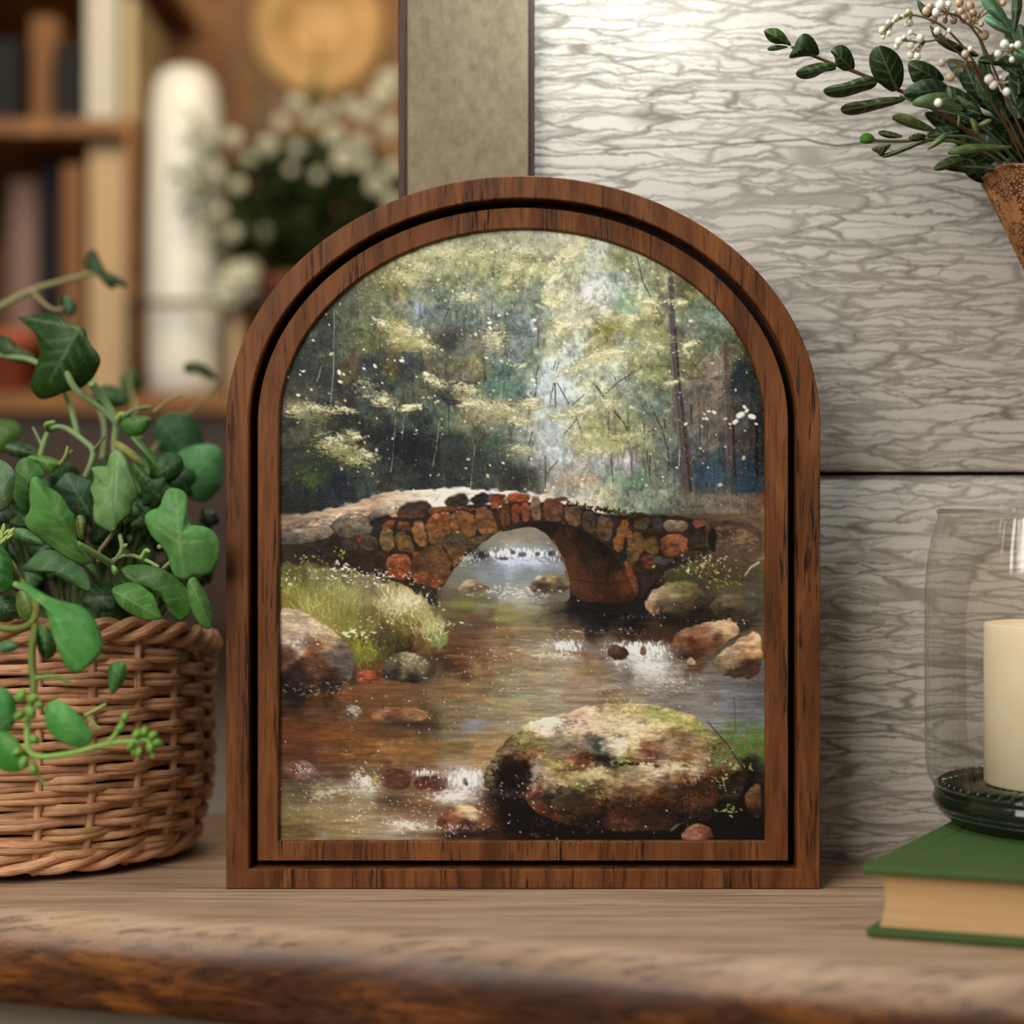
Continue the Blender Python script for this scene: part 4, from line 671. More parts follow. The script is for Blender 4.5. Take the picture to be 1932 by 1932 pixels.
def canvas_mat():
    k = N('oil_paint_on_canvas'); k.p(Base_Color=k.attr('paint'), Roughness=.42, Specular_IOR_Level=.18)
    w = k.n('ShaderNodeTexChecker'); k.set(w.inputs['Vector'], k.coord((1400, 1400, 1400))); w.inputs['Scale'].default_value = 1
    lum = k.n('ShaderNodeRGBToBW'); k.set(lum.inputs[0], k.attr('paint'))
    k.bump(k.math('ADD', k.noise(k.coord((700, 700, 700)), 1, 3), k.math('MULTIPLY', lum.outputs[0], .8)), .22, .0006); return k.m
M['canvas'] = canvas_mat()

def wicker_mat():
    k = N('peeled_willow_wicker'); co = k.coord((14, 60, 1), kind='UV'); a = k.noise(co, 1, 5, .65, .3)
    big = k.noise(k.coord((60, 60, 60)), 1, 2)
    c = k.ramp(a, [(.27, srgb(112, 66, 38)), (.42, srgb(190, 134, 94)), (.7, srgb(232, 186, 148))])
    c = k.mix(1.0, c, k.attr('tone'), 'MULTIPLY'); c = k.mix(k.math('MULTIPLY', k.ramp(big, [(.5, G(0)), (.7, G(1))]), .35), c, srgb(146, 84, 48))
    k.p(Base_Color=c, Roughness=.45, Specular_IOR_Level=.4); k.bump(a, .7, .0010); return k.m
M['wicker'] = wicker_mat()
M['soil'] = mat_plain('dark_potting_soil', (34, 24, 17), .95, .4, 160, .8)
M['liner'] = mat_plain('basket_liner', (52, 32, 20), .9, .3, 60)

def leaf_mat(name, rough=.44, spec=.26, trans=.10, fleck=.13, dim=1.0):
    k = N(name); n1 = k.noise(k.coord((130, 130, 130)), 1, 4); n2 = k.noise(k.coord((900, 900, 900)), 1, 3)
    t = k.mix(1.0, k.attr('tone'), (dim, dim, dim, 1), 'MULTIPLY'); c = k.mix(k.ramp(n1, [(.32, G(.0)), (.68, G(.9))]), t, k.mix(1.0, t, (.55, .66, .45, 1), 'MULTIPLY'))
    fl_ = k.ramp(n2, [(.56, G(0)), (.70, G(1))]); c = k.mix(k.math('MULTIPLY', fl_, fleck), c, srgb(172, 190, 156))
    v = k.attr('vein', 'Fac'); c = k.mix(k.math('MULTIPLY', v, .6), c, k.mix(.6, t, srgb(176, 194, 146)))
    k.p(Base_Color=c, Roughness=k.math('MULTIPLY_ADD', n1, .3, rough - .14), Specular_IOR_Level=spec)
    if trans:
        tr = k.n('ShaderNodeBsdfTranslucent'); k.set(tr.inputs['Color'], c); ms = k.n('ShaderNodeMixShader'); ms.inputs[0].default_value = trans
        k.t.links.new(k.b.outputs[0], ms.inputs[1]); k.t.links.new(tr.outputs[0], ms.inputs[2]); k.t.links.new(ms.outputs[0], k.o.inputs['Surface'])
    k.bump(k.math('ADD', k.math('MULTIPLY', n2, .5), k.math('MULTIPLY', v, -.7)), .5, .0010); return k.m
M['leaf'] = leaf_mat('ivy_leaf'); M['gleaf'] = leaf_mat('bouquet_leaf', .5, .2, .05, .05, .62)
def stem_mat():
    k = N('plant_stem'); n1 = k.noise(k.coord((200, 200, 200)), 1, 4); t = k.attr('tone')
    k.p(Base_Color=k.mix(k.ramp(n1, [(.35, G(0)), (.7, G(.4))]), t, k.mix(1.0, t, (.7, .72, .6, 1), 'MULTIPLY')), Roughness=.55, Specular_IOR_Level=.3); return k.m
M['stem'] = stem_mat()
def berry_mat():
    k = N('waxy_berry'); t = k.attr('tone'); k.p(Base_Color=t, Roughness=.38, Specular_IOR_Level=.45, Subsurface_Weight=.25, Subsurface_Radius=(.002, .002, .0015)); return k.m
M['berry'] = berry_mat()
def cork_mat():
    k = N('cracked_bark_cone'); n1 = k.noise(k.coord((70, 70, 60)), 1, 5, .6)
    mp = k.n('ShaderNodeMapping'); k.set(mp.inputs['Vector'], k.n('ShaderNodeTexCoord').outputs['Object']); mp.inputs['Scale'].default_value = (330, 330, 420); mp.inputs['Rotation'].default_value = (.3, .5, 0)
    v = k.n('ShaderNodeTexVoronoi', feature='DISTANCE_TO_EDGE'); k.set(v.inputs['Vector'], mp.outputs[0]); v.inputs['Scale'].default_value = 1
    ck = k.math('MULTIPLY', k.ramp(v.outputs['Distance'], [(.05, G(1)), (.16, G(0))]), k.ramp(k.noise(k.coord((120, 120, 120)), 1, 4), [(.42, G(0)), (.55, G(1))]))
    c = k.mix(k.math('MULTIPLY', ck, .9), k.ramp(n1, [(.3, srgb(132, 84, 48)), (.7, srgb(178, 124, 78))]), srgb(48, 28, 16))
    k.p(Base_Color=c, Roughness=.8, Specular_IOR_Level=.2); k.bump(k.math('SUBTRACT', n1, ck), .6, .0012); return k.m
M['cork'] = cork_mat()
def cloth_mat(name, rgb):
    k = N(name); a = k.noise(k.coord((900, 900, 900)), 1, 2); b = k.noise(k.coord((25, 25, 25)), 1, 3)
    c = srgb(*rgb); k.p(Base_Color=k.mix(k.math('MULTIPLY', b, .3), c, [q * .7 for q in c[:3]] + [1]), Roughness=.7, Specular_IOR_Level=.25); k.bump(a, .25, .0005); return k.m
M['bookcloth'] = cloth_mat('green_book_cloth', (68, 92, 46))
def pages_mat(name, a, b):
    k = N(name); n1 = k.noise(k.coord((3, 3, 1400)), 1, 3, .6); n2 = k.noise(k.coord((20, 20, 260)), 1, 3)
    k.p(Base_Color=k.mix(k.math('MULTIPLY', n2, .5), k.ramp(n1, [(.35, srgb(*b)), (.55, srgb(*a))]), srgb(*b)), Roughness=.85, Specular_IOR_Level=.1); k.bump(n1, .3, .0006); return k.m
M['pages'] = pages_mat('book_pages', (206, 168, 122), (176, 138, 94))
M['bgpages'] = pages_mat('old_pages', (214, 190, 150), (190, 162, 120))
def glass_mat():
    k = N('clear_lantern_glass'); lw = k.n('ShaderNodeLayerWeight'); lw.inputs['Blend'].default_value = .5
    tr = k.n('ShaderNodeBsdfTransparent'); k.set(tr.inputs['Color'], k.ramp(lw.outputs['Facing'], [(.0, (.96, .96, .945, 1)), (.75, (.93, .93, .90, 1)), (.95, (.6, .59, .54, 1)), (1, (.4, .39, .35, 1))]))
    gl = k.n('ShaderNodeBsdfGlossy'); gl.inputs['Roughness'].default_value = .10; gl.inputs['Color'].default_value = (1, 1, 1, 1)
    fz = k.math('MULTIPLY_ADD', k.math('POWER', lw.outputs['Facing'], 3.0), .5, .07)
    bp = k.n('ShaderNodeBump'); bp.inputs['Strength'].default_value = .6; bp.inputs['Distance'].default_value = .002; k.set(bp.inputs['Height'], k.noise(k.coord((46, .5, 1), kind='UV'), 1, 3)); k.t.links.new(bp.outputs[0], gl.inputs['Normal'])
    ms = k.n('ShaderNodeMixShader'); k.t.links.new(fz, ms.inputs[0]); k.t.links.new(tr.outputs[0], ms.inputs[1]); k.t.links.new(gl.outputs[0], ms.inputs[2])
    k.t.links.new(ms.outputs[0], k.o.inputs['Surface']); k.t.nodes.remove(k.b); return k.m
M['glass'] = glass_mat()
def foot_mat():
    k = N('dark_green_thick_glass'); k.p(Base_Color=(.018, .026, .011, 1), Roughness=.06, Transmission_Weight=.45, IOR=1.5, Specular_IOR_Level=.6); return k.m
M['foot'] = foot_mat()
def wax_mat():
    k = N('ivory_candle_wax'); n1 = k.noise(k.coord((30, 30, 30)), 1, 3)
    k.p(Base_Color=k.ramp(n1, [(.3, srgb(236, 216, 180)), (.7, srgb(242, 226, 196))]), Roughness=.42, Subsurface_Weight=.6, Subsurface_Radius=(.02, .012, .006), Subsurface_Scale=.5); return k.m
M['wax'] = wax_mat()
M['wick'] = mat_plain('charred_wick', (40, 30, 24), .9)
M['ceramic'] = mat_plain('white_ceramic', (226, 222, 208), .3, .05, 20, .05, .5)
M['terracotta'] = mat_plain('terracotta_clay', (168, 84, 56), .8, .15, 60)
M['brownpot'] = mat_plain('brown_clay_pot', (122, 74, 52), .7, .15, 60)
M['lights_gold'] = mat_plain('blurred_lights_gold', (206, 164, 104), .6, .3, 22, .1); M['lights_gold'].node_tree.nodes['Principled BSDF'].inputs['Metallic'].default_value = .15
M['iron'] = mat_plain('dark_iron_rod', (70, 62, 54), .5)
M['petal'] = mat_plain('white_petals', (186, 184, 160), .7, .06, 40)
for nm, c in dict(grey=(196, 188, 172), sand=(186, 164, 124), beige=(190, 160, 122), navy=(34, 32, 38), tan=(150, 104, 58), brown=(128, 88, 54), mauve=(132, 104, 92), black=(26, 24, 20), cream=(216, 206, 184), rust=(150, 76, 44)).items():
    M['bk_' + nm] = cloth_mat('old_book_' + nm, c)

# ------------------------------------------------------------------ the room shell
def boxobj(name, x0, x1, y0, y1, z0, z1, mat, bevel=0, parent=None):
    b = MB(); b.box(((x0 + x1) / 2, (y0 + y1) / 2, (z0 + z1) / 2), (x1 - x0, y1 - y0, z1 - z0))
    return b.build(name, mat, parent, smooth=False, bevel=bevel)
struct(boxobj('floor', -2.6, 2.0, -1.2, 2.75, -.05, 0, M['floor']))
struct(boxobj('wall_back', -2.6, 2.0, 2.55, 2.65, 0, 2.6, M['greige']))
struct(boxobj('wall_left', -2.6, -2.5, -1.2, 2.55, 0, 2.6, M['greige']))
WX0 = 0.012
struct(boxobj('wall_breast', -.80, 1.2, .97, 1.08, 0, LEDGE - .052, M['greige']))
# whitewashed planks right of the board, as real boards with a shadow gap between them
wb = MB()
zg = P(0, 893, 1.0).z
def plank(z0, z1, lean=0.0, y=1.0, light_cup=0.0):
    nx, nz = 60, 40; vs = []; fs = []
    for j in range(nz + 1):
        for i in range(nx + 1):
            u, w = i / nx, j / nz; z = z0 + (z1 - z0) * w; e = min(w, 1 - w) * (z1 - z0)
            r = .0022 * max(0, 1 - e / .003) ** 2 + light_cup * max(0, (w - .62) / .38) ** 2
            vs.append((WX0 + (1.15 - WX0) * u, y + r + lean * (w) , z))
    for j in range(nz):
        for i in range(nx): a = j * (nx + 1) + i; fs.append((a, a + 1, a + nx + 2, a + nx + 1))
    n = len(vs); x0, x1 = WX0, 1.15
    vs += [(x0, y + .05, z0), (x1, y + .05, z0), (x1, y + .05, z1), (x0, y + .05, z1)]
    fs += [(n + 1, n, n + 3, n + 2)]
    fs += [tuple(range(nx, -1, -1)) + (n, n + 1), tuple(nz * (nx + 1) + i for i in range(nx + 1)) + (n + 2, n + 3)]
    fs += [tuple(j * (nx + 1) for j in range(nz + 1)) + (n + 3, n), tuple(j * (nx + 1) + nx for j in range(nz, -1, -1)) + (n + 1, n + 2)]
    wb.add(vs, fs)
plank(LEDGE - .001, zg - .0014, .0, .985, .019); plank(zg + .0014, zg + .42, 0.0, 1.0); plank(zg + .423, 2.6, 0.0, 1.0)  # lower plank's top is curved back to catch light as a bright band
wall_r = struct(wb.build('wall_right', M['plank'], None, smooth=True))
wes = wall_r.modifiers.new('flat', 'EDGE_SPLIT'); wes.split_angle = .9
boxobj('plank_gap', WX0 + .001, 1.14, 1.012, 1.05, LEDGE, 2.59, M['gap'], 0, wall_r)
ck = MB(); cp = []
for (x, y) in [(1006,291),(1060,288),(1120,282),(1190,281),(1250,278),(1320,272),(1360,270),(1372,273),(1430,268),(1500,264),(1520,262),(1545,270),(1580,275),(1620,270),(1700,266),(1800,262),(1932,256)]:
    cp.append(P(x, y, 1.0003))
ck.tube(cp, .00035, .0009, 6); ck.build('plank_crack', M['crack'], wall_r)
struct(boxobj('trim_1', P(766, 0, .985).x, P(997, 0, .985).x, .985, 1.06, LEDGE, 2.6, M['board'], .001))
struct(boxobj('trim_2', P(751, 0, .983).x, P(767, 0, .983).x, .983, 1.07, LEDGE, 2.6, M['brown_edge'], .0015))
struct(boxobj('trim_3', P(996, 0, .987).x, P(1009, 0, .987).x, .988, 1.06, LEDGE, 2.6, M['brown_edge'], .001))

# ------------------------------------------------------------------ mantel shelf
random.seed(3)
mb = MB(); FL = lambda x: .863 - .258 * (x + .272)          # front edge line y(x)
prof = []
R = .022; T = .050
for i in range(9): a = math.pi / 2 * i / 8; prof.append((R - R * math.sin(a), -R + R * math.cos(a)))   # rounded top edge, (inset, z)
prof += [(0.0, -.028), (.0005, -.035), (.0015, -.042)]
for i in range(5): a = math.pi / 2 * i / 4; prof.append((.0015 + .006 - .006 * math.cos(a), -T + .006 - .006 * math.sin(a)))
secs = [-.80 + 2.0 * i / 160 for i in range(161)]
rows = []; vs = []
nz_ = lambda x, s: math.sin(x * 23 + s) * .5 + math.sin(x * 57 + 2 * s) * .3 + math.sin(x * 131 + s * 3) * .2
for x in secs:
    yf = FL(x)
    row = [(x, 1.15, 0.0)] + [(x, yf + (1.15 - yf) * t, 0.0) for t in (.8, .6, .4, .2)]
    row += [(x, yf + ins + .0010 * nz_(x, k * .4), z + (.0005 * nz_(x, k) if k > 3 else 0)) for k, (ins, z) in enumerate(prof)]
    row += [(x, yf + .05, -T), (x, 1.15, -T)]
    rows.append(row)
n = len(rows[0])
for r in rows: vs += [(a, b, c + LEDGE) for a, b, c in r]
fs = [(i * n + k, i * n + (k + 1) % n, (i + 1) * n + (k + 1) % n, (i + 1) * n + k) for i in range(len(rows) - 1) for k in range(n)]
fs += [tuple(range(n - 1, -1, -1)), tuple((len(rows) - 1) * n + k for k in range(n))]
mb.add(vs, fs)
mantel = tag(mb.build('mantel_shelf', M['mantel'], None, org=(0, .9, LEDGE)), 'thick pale-topped brown wooden mantel shelf with rounded front edge carrying everything', 'shelf')

# ------------------------------------------------------------------ the arched picture
S = .0003                                                    # metres per picture unit at the frame face
FY = .92
def arch(inl, inr, int_, inb, n=72, cy=800, top=332, dl=0):
    """closed outline of the frame inset by the given amounts; counter clockwise seen from the front"""
    L, Rr, T_, B = 426 + inl, 1548 - inr, top + int_, 1678 - inb
    cx, a, b = (L + Rr) / 2, (Rr - L) / 2, cy - T_
    pts = [(L, B), (Rr, B)]
    m = 14
    for i in range(1, m): pts.append((Rr, B + (cy - B) * i / m))
    for i in range(n + 1): g = math.pi * i / n; pts.append((cx + a * math.cos(g), cy - b * math.sin(g)))
    for i in range(1, m): pts.append((L, cy + (B - cy) * i / m))
    return pts
pic = thing('arched_picture', (P(987, 1678, FY).x, FY + .012, LEDGE + .0003), 'arch-topped walnut framed oil painting of a stone bridge over a forest stream', 'picture')
ORG = Vector(pic['_org'])
def fp(x, y, dep): q = P(x, y, FY); return (q.x, FY + dep, q.z)
zfix = LEDGE + .0003 - P(0, 1678, FY).z                              # rest exactly on the shelf
def ring(mbx, loops):
    """skin consecutive closed outlines; each is (points, depth)"""
    n = len(loops[0][0]); vs = []; fs = []
    for pts, dep in loops: vs += [(lambda q: (q[0], q[1], q[2] + zfix))(fp(x, y, dep)) for x, y in pts]
    for i in range(len(loops) - 1):
        for k in range(n): fs.append((i * n + k, i * n + (k + 1) % n, (i + 1) * n + (k + 1) % n, (i + 1) * n + k))
    mbx.add(vs, fs)
A = lambda d, extra=0: arch(d, d + extra, d, d * (.86))
o = MB(); ring(o, [(A(0), .026), (A(0), .0012), (A(.8), .0003), (A(2.4), 0), (A(40.5), 0), (A(42.5), .0004), (A(43.5), .0016), (A(43.5), .015)]); o.build('outer_moulding', M['frame'], pic, smooth=False)
o = MB(); ring(o, [(A(43), .0125), (A(60), .0125)]); o.build('groove', M['groove'], pic, smooth=False)
Ai = lambda d: arch(d - 1, d + 2, d - 1, d * .86 + 2)
o = MB(); ring(o, [(A(58), .015), (A(58), .0044), (A(59), .0032), (A(60.5), .0026), (Ai(97), .0030), (Ai(99), .0036), (Ai(100.5), .0050), (Ai(100.5), .013)]); o.build('inner_moulding', M['frame'], pic, smooth=False)
o = MB(); bk = A(2); vs = [(lambda q: (q[0], q[1], q[2] + zfix))(fp(x, y, dd)) for dd in (.016, .024) for x, y in bk]; n = len(bk)
o.add(vs, [tuple(range(n)), tuple(range(2 * n - 1, n - 1, -1))] + [(k, n + k, n + (k + 1) % n, (k + 1) % n) for k in range(n)]); o.build('back_board', M['back'], pic, smooth=False)
# the painted canvas: a woven panel whose brush marks are stored point by point
PA = make_painting()
GX, GY = 572, 718
gx = np.linspace(0, PWD - 1, GX); gy = np.linspace(0, PHT - 1, GY)
ix = gx.astype(int).clip(0, PWD - 2); iy = gy.astype(int).clip(0, PHT - 2); tx = (gx - ix)[None, :, None]; ty = (gy - iy)[:, None, None]
pc = (PA[iy][:, ix] * (1 - tx) + PA[iy][:, ix + 1] * tx) * (1 - ty) + (PA[iy + 1][:, ix] * (1 - tx) + PA[iy + 1][:, ix + 1] * tx) * ty
pc = pc ** 1.13
pl = np.where(pc <= .04045, pc / 12.92, ((pc + .055) / 1.055) ** 2.4) * PAINT_GAIN * np.array((.98, 1.0, 1.07))
pl = np.clip(pl, 0, .93)
X, Y = np.meshgrid(gx + PX0, gy + PY0)
lum = pc.mean(2)
cd = .0062
co = np.stack([(X - 966) / FPX * FY - ORG.x, np.full(X.shape, FY + cd - ORG.y) - lum * .00025, CAMZ - (Y - 966) / FPX * FY + zfix - ORG.z], -1).reshape(-1, 3)
me = bpy.data.meshes.new('canvas')
b = np.arange(GX * GY).reshape(GY, GX)
q = np.stack([b[:-1, :-1], b[1:, :-1], b[1:, 1:], b[:-1, 1:]], -1).reshape(-1, 4)
# keep only the part of the sheet that lies under the moulding
cxm, cym = (X[:-1, :-1].ravel() + .8), (Y[:-1, :-1].ravel() + .8)
keep = (cxm > 519) & (cxm < 1445) & (cym < 1592) & ((cym > 800) | (((cxm - 983) / 466) ** 2 + ((cym - 800) / 372) ** 2 < 1))
q = q[keep]
me.vertices.add(len(co)); me.vertices.foreach_set('co', co.astype(np.float32).ravel())
me.loops.add(q.size); me.loops.foreach_set('vertex_index', q.ravel().astype(np.int32))
me.polygons.add(len(q)); me.polygons.foreach_set('loop_start', np.arange(0, q.size, 4, dtype=np.int32))
me.update(calc_edges=True)
ca = me.color_attributes.new('paint', 'FLOAT_COLOR', 'POINT'); ca.data.foreach_set('color', np.concatenate([pl.reshape(-1, 3), np.ones((GX * GY, 1))], 1).astype(np.float32).ravel())
bmx = bmesh.new(); bmx.from_mesh(me); bmesh.ops.delete(bmx, geom=[v for v in bmx.verts if not v.link_faces], context='VERTS'); bmx.to_mesh(me); bmx.free()
me.polygons.foreach_set('use_smooth', [True] * len(me.polygons)); me.materials.append(M['canvas'])
cv = bpy.data.objects.new('canvas', me); COL.objects.link(cv); cv.parent = pic
cv['label'] = 'oil painting of an arched stone bridge, mossy boulders and a woodland stream'

# ------------------------------------------------------------------ basket
random.seed(11)
BC = Vector(((-5 - 966) / FPX * 1.025, 1.025, LEDGE + .0008)); BH = .128
basket = thing('wicker_basket', BC, 'brown woven willow basket full of ivy at the end of the mantel', 'basket')
def brad(t): return .1195 + .0115 * min(1, t / .32) ** .7 + .0012 * t
def rise(g): return .020 * max(0, math.cos(g + math.pi / 2 - .45)) ** 1.5      # the rim lifts towards the front
def bpt(g, t, off=0.0, dz=0.0):
    r = brad(t) + off
    return BC + Vector((r * math.cos(g), r * .80 * math.sin(g), .004 + t * (BH - .004) + dz + rise(g) * t ** 1.6))
w = MB(); NS = 26; rowsN = 17
for j in range(rowsN):
    t = .055 + .87 * (j + .5) / rowsN
    for half in range(2):
        off = (half - .5) * .0034
        ph = math.pi * (j % 2) + random.uniform(-.15, .15); tn = random.uniform(.78, 1.1); sl = random.uniform(-.0016, .0016); r = random.uniform(.0021, .0028)
        k0 = random.uniform(0, 6)
        pts = [bpt(g, t, .0036 * math.cos(NS / 2 * g + ph) + random.uniform(-.0004, .0004), off + sl * math.sin(2 * g + k0) + .0010 * math.sin(7 * g + k0)) for g in [2 * math.pi * i / 182 for i in range(182)]]
        w.tube(pts, r, r, 7, (tn, tn * random.uniform(.94, 1.03), tn * random.uniform(.9, 1.04), 1), closed=True)
for i in range(NS):
    g = 2 * math.pi * (i + .25) / NS; tn = random.uniform(.85, 1.05)
    w.tube([bpt(g, u / 10, 0) for u in range(0, 11)], .0027, .0024, 7, (tn, tn, tn, 1))
w.build('woven_side', M['wicker'], basket)
def braid(name, t, rr, amp, turns, strands, dz):
    b_ = MB()
    for s_ in range(strands):
        tn = random.uniform(.85, 1.1); pts = []
        for i in range(260):
            g = 2 * math.pi * i / 260; a = turns * g + 2 * math.pi * s_ / strands
            pts.append(bpt(g, t, amp * math.cos(a) + .001, dz + amp * 1.1 * math.sin(a) + .0008 * math.sin(9 * g + s_)))
        b_.tube(pts, rr, rr, 8, (tn, tn * .98, tn * .96, 1), closed=True)
    return b_.build(name, M['wicker'], basket)
braid('rim_braid', .985, .0036, .0042, 13, 3, .000)
braid('base_braid', .02, .0034, .0034, 9, 3, .0042)
lb = MB(); pr_ = [(brad(t / 8) - .0065, .006 + t / 8 * (BH - .012)) for t in range(9)]; lb.lathe([(0.001, .006)] + pr_ + [(pr_[-1][0] - .003, pr_[-1][1])] + [(pr_[0][0] - .004, .010)], BC, 64, None, 1, .80); lb.build('liner', M['liner'], basket)
sb = MB(); sb.lathe([(.001, BH - .014), (.06, BH - .012), (brad(1) - .012, BH - .020), (brad(1) - .012, BH - .05), (.001, BH - .05)], BC, 48, None, 1, .80); sb.build('soil', M['soil'], basket)

# ------------------------------------------------------------------ leaves
def smoothpoly(pts, n=2):
    p = [Vector(q) for q in pts]
    for _ in range(n):
        r = []
        for i in range(len(p)): a, b_ = p[i], p[(i + 1) % len(p)]; r += [a * .75 + b_ * .25, a * .25 + b_ * .75]
        p = r
    return p
def leaf(mbx, outline, d, rgb, base=None, tips=(), tilt=(0, 0), bulge=.004, n=2, cup=0.0, rings=13):
    """a leaf blade whose outline was measured; d is its distance, tilt leans it in depth (metres per 100 units)"""
    o2 = smoothpoly([(x, y, 0) for x, y in outline], n)
    cx = sum(q.x for q in o2) / len(o2); cy_ = sum(q.y for q in o2) / len(o2)
    size = max(max(q.x for q in o2) - min(q.x for q in o2), max(q.y for q in o2) - min(q.y for q in o2))
    if base is None: base = (o2[0].x, o2[0].y)
    if not tips:
        far = max(o2, key=lambda q: (q.x - base[0]) ** 2 + (q.y - base[1]) ** 2); tips = [(far.x, far.y)]
    segs = []
    for i, tp in enumerate(tips):
        segs.append((base, tp, 1.0))
        if i == 0:
            bx, by = base; ex, ey = tp[0] - bx, tp[1] - by; nx_, ny_ = -ey, ex
            for f in (.2, .4, .6):
                for sg in (-1, 1): segs.append(((bx + ex * f, by + ey * f), (bx + ex * (f + .25) + sg * nx_ * .4 * (1 - f * .6), by + ey * (f + .25) + sg * ny_ * .4 * (1 - f * .6)), .55))
    def segd(x, y, a, b_):
        ex, ey = b_[0] - a[0], b_[1] - a[1]; t = max(0, min(1, ((x - a[0]) * ex + (y - a[1]) * ey) / (ex * ex + ey * ey + 1e-6)))
        return math.hypot(x - a[0] - t * ex, y - a[1] - t * ey), t
    wv = max(size * .026, 1.6)
    def vein(x, y):
        m = 0
        for a, b_, s_ in segs:
            dd, t = segd(x, y, a, b_); m = max(m, s_ * (1 - .6 * t) * max(0, 1 - dd / wv))
        return m
    def depth(x, y, r):
        dm, _ = segd(x, y, base, tips[0])
        return d + tilt[0] * (x - cx) / 100 + tilt[1] * (y - cy_) / 100 - bulge * (1 - r * r) + cup * (dm / max(size * .5, 1)) ** 2 + .0010 * math.sin(x * .09 + cy_) * r
    vs = []; vn = []; uvs = []
    k = len(o2)
    for j in range(rings, 0, -1):
        r = (j / rings)
        for q in o2:
            x, y = cx + (q.x - cx) * r, cy_ + (q.y - cy_) * r
            vs.append(P(x, y, depth(x, y, r))); vn.append(vein(x, y)); uvs.append((0, r))
    vs.append(P(cx, cy_, depth(cx, cy_, 0))); vn.append(vein(cx, cy_)); uvs.append((0, 0))
    fs = []
    for j in range(rings - 1):
        for i in range(k): fs.append((j * k + i, j * k + (i + 1) % k, (j + 1) * k + (i + 1) % k, (j + 1) * k + i))
    for i in range(k): fs.append(((rings - 1) * k + i, (rings - 1) * k + (i + 1) % k, len(vs) - 1))
    j_ = random.uniform(.93, 1.07); gm = sum(rgb) / 3; rgb = [max(8, q * 1.12 - gm * .04 + w0) for q, w0 in zip(rgb, (2, 2, -4))]; c = srgb(*rgb)
    mbx.add(vs, fs, uvs, (c[0] * j_, c[1] * j_, c[2] * j_, 1), vn)
def stem(mbx, pts, r0, r1, rgb, seg=8):
    """pts are (px, py, d)"""
    p = [P(*q) for q in pts]; c = srgb(*rgb)
    for _ in range(2):
        q = [p[0]]
        for i in range(len(p) - 1): q += [p[i] * .75 + p[i + 1] * .25, p[i] * .25 + p[i + 1] * .75]
        p = q + [p[-1]]
    mbx.tube(p, r0, r1, seg, c)
def rleaf(cx, cy, L, ang, wd=.5, kind=0):
    """outline of a plain leaf: centre, length, direction in degrees"""
    t = math.radians(ang); c, s = math.cos(t), math.sin(t)
    shape = [(-.5, 0), (-.42, .26), (-.22, .46), (.05, .48), (.28, .32), (.5, 0), (.28, -.32), (.05, -.48), (-.22, -.46), (-.42, -.26)]
    if kind == 1: shape = [(-.42, 0), (-.5, .22), (-.38, .5), (-.1, .42), (0, .62), (.16, .3), (.5, 0), (.16, -.3), (0, -.62), (-.1, -.42), (-.38, -.5), (-.5, -.22)]
    return [(cx + (u * c - v * wd * 2 * .5 * s) * L, cy + (u * s + v * wd * 2 * .5 * c) * L) for u, v in shape], (cx - .45 * L * c, cy - .45 * L * s), [(cx + .5 * L * c, cy + .5 * L * s)]

ivy = thing('ivy_plant', BC + Vector((0, 0, BH)), 'green ivy plant with lobed leaves spilling over the wicker basket', 'plant')
def vine(stems, leaves, extra=None):
    st = MB()
    for s_ in stems: stem(st, *s_)
    so = st.build('vine', M['stem'], ivy)
    lm = MB()
    for lf in leaves: leaf(lm, **lf)
    lo = lm.build('leaves', M['leaf'], so, solid=.0003)
    return so
random.seed(5)
L_ = lambda o, d, c, base=None, tips=(), tilt=(0, 0), bulge=.004, cup=0.0, n=2: dict(outline=o, d=d, rgb=c, base=base, tips=tips, tilt=tilt, bulge=bulge, cup=cup, n=n)
GRN = (80, 124, 66); MID = (64, 104, 50); DRK = (36, 62, 32); BLU = (54, 82, 64); YEL = (140, 138, 84); STM = (134, 158, 104); TAN = (150, 142, 98)
# upright vine with the big lobed leaf
vine([([(218, 880, 1.02), (216, 832, 1.02), (222, 795, 1.015), (196, 752, 1.01), (172, 722, 1.0)], .0022, .0028, STM), ([(221, 800, 1.015), (190, 768, 1.01), (138, 736, 1.0), (120, 680, .998)], .0020, .0022, STM), ([(225, 793, 1.015), (250, 772, 1.03), (285, 768, 1.04)], .0014, .0010, STM), ([(258, 780, 1.03), (259, 752, 1.04)], .0009, .0007, TAN), ([(290, 778, 1.04), (312, 758, 1.05), (343, 744, 1.06)], .0010, .0007, TAN), ([(222, 790, 1.012), (228, 780, 1.01), (236, 784, 1.01)], .0022, .0012, (140, 170, 84))],
     [L_([(29,596),(51,599),(73,591),(93,588),(118,599),(133,611),(146,614),(161,617),(169,648),(186,667),(191,683),(180,707),(168,723),(149,735),(124,738),(106,748),(78,755),(65,745),(56,729),(62,710),(73,680),(75,658),(67,630),(53,611)], 1.0, (34, 62, 22), (148, 618), [(92, 722), (30, 597), (188, 686)], (-.004, .006), .006, .010, 1),
      L_([(-14,632),(19,634),(28,648),(47,661),(68,670),(66,682),(37,686),(12,676),(-14,673)], 1.05, DRK, (66, 678)),
      L_([(226,795),(249,785),(287,784),(282,803),(269,821),(244,825),(233,813)], 1.0, MID, (284, 788)),
      L_([(244,823),(256,823),(287,851),(312,879),(330,907),(327,917),(312,907),(292,907),(284,887),(274,861),(256,836)], 1.0, MID, (247, 823), (), (.01, 0)),
      L_([(213,834),(223,831),(244,844),(264,861),(275,877),(274,884),(254,872),(236,859),(216,844)], .985, YEL, (214, 836))])
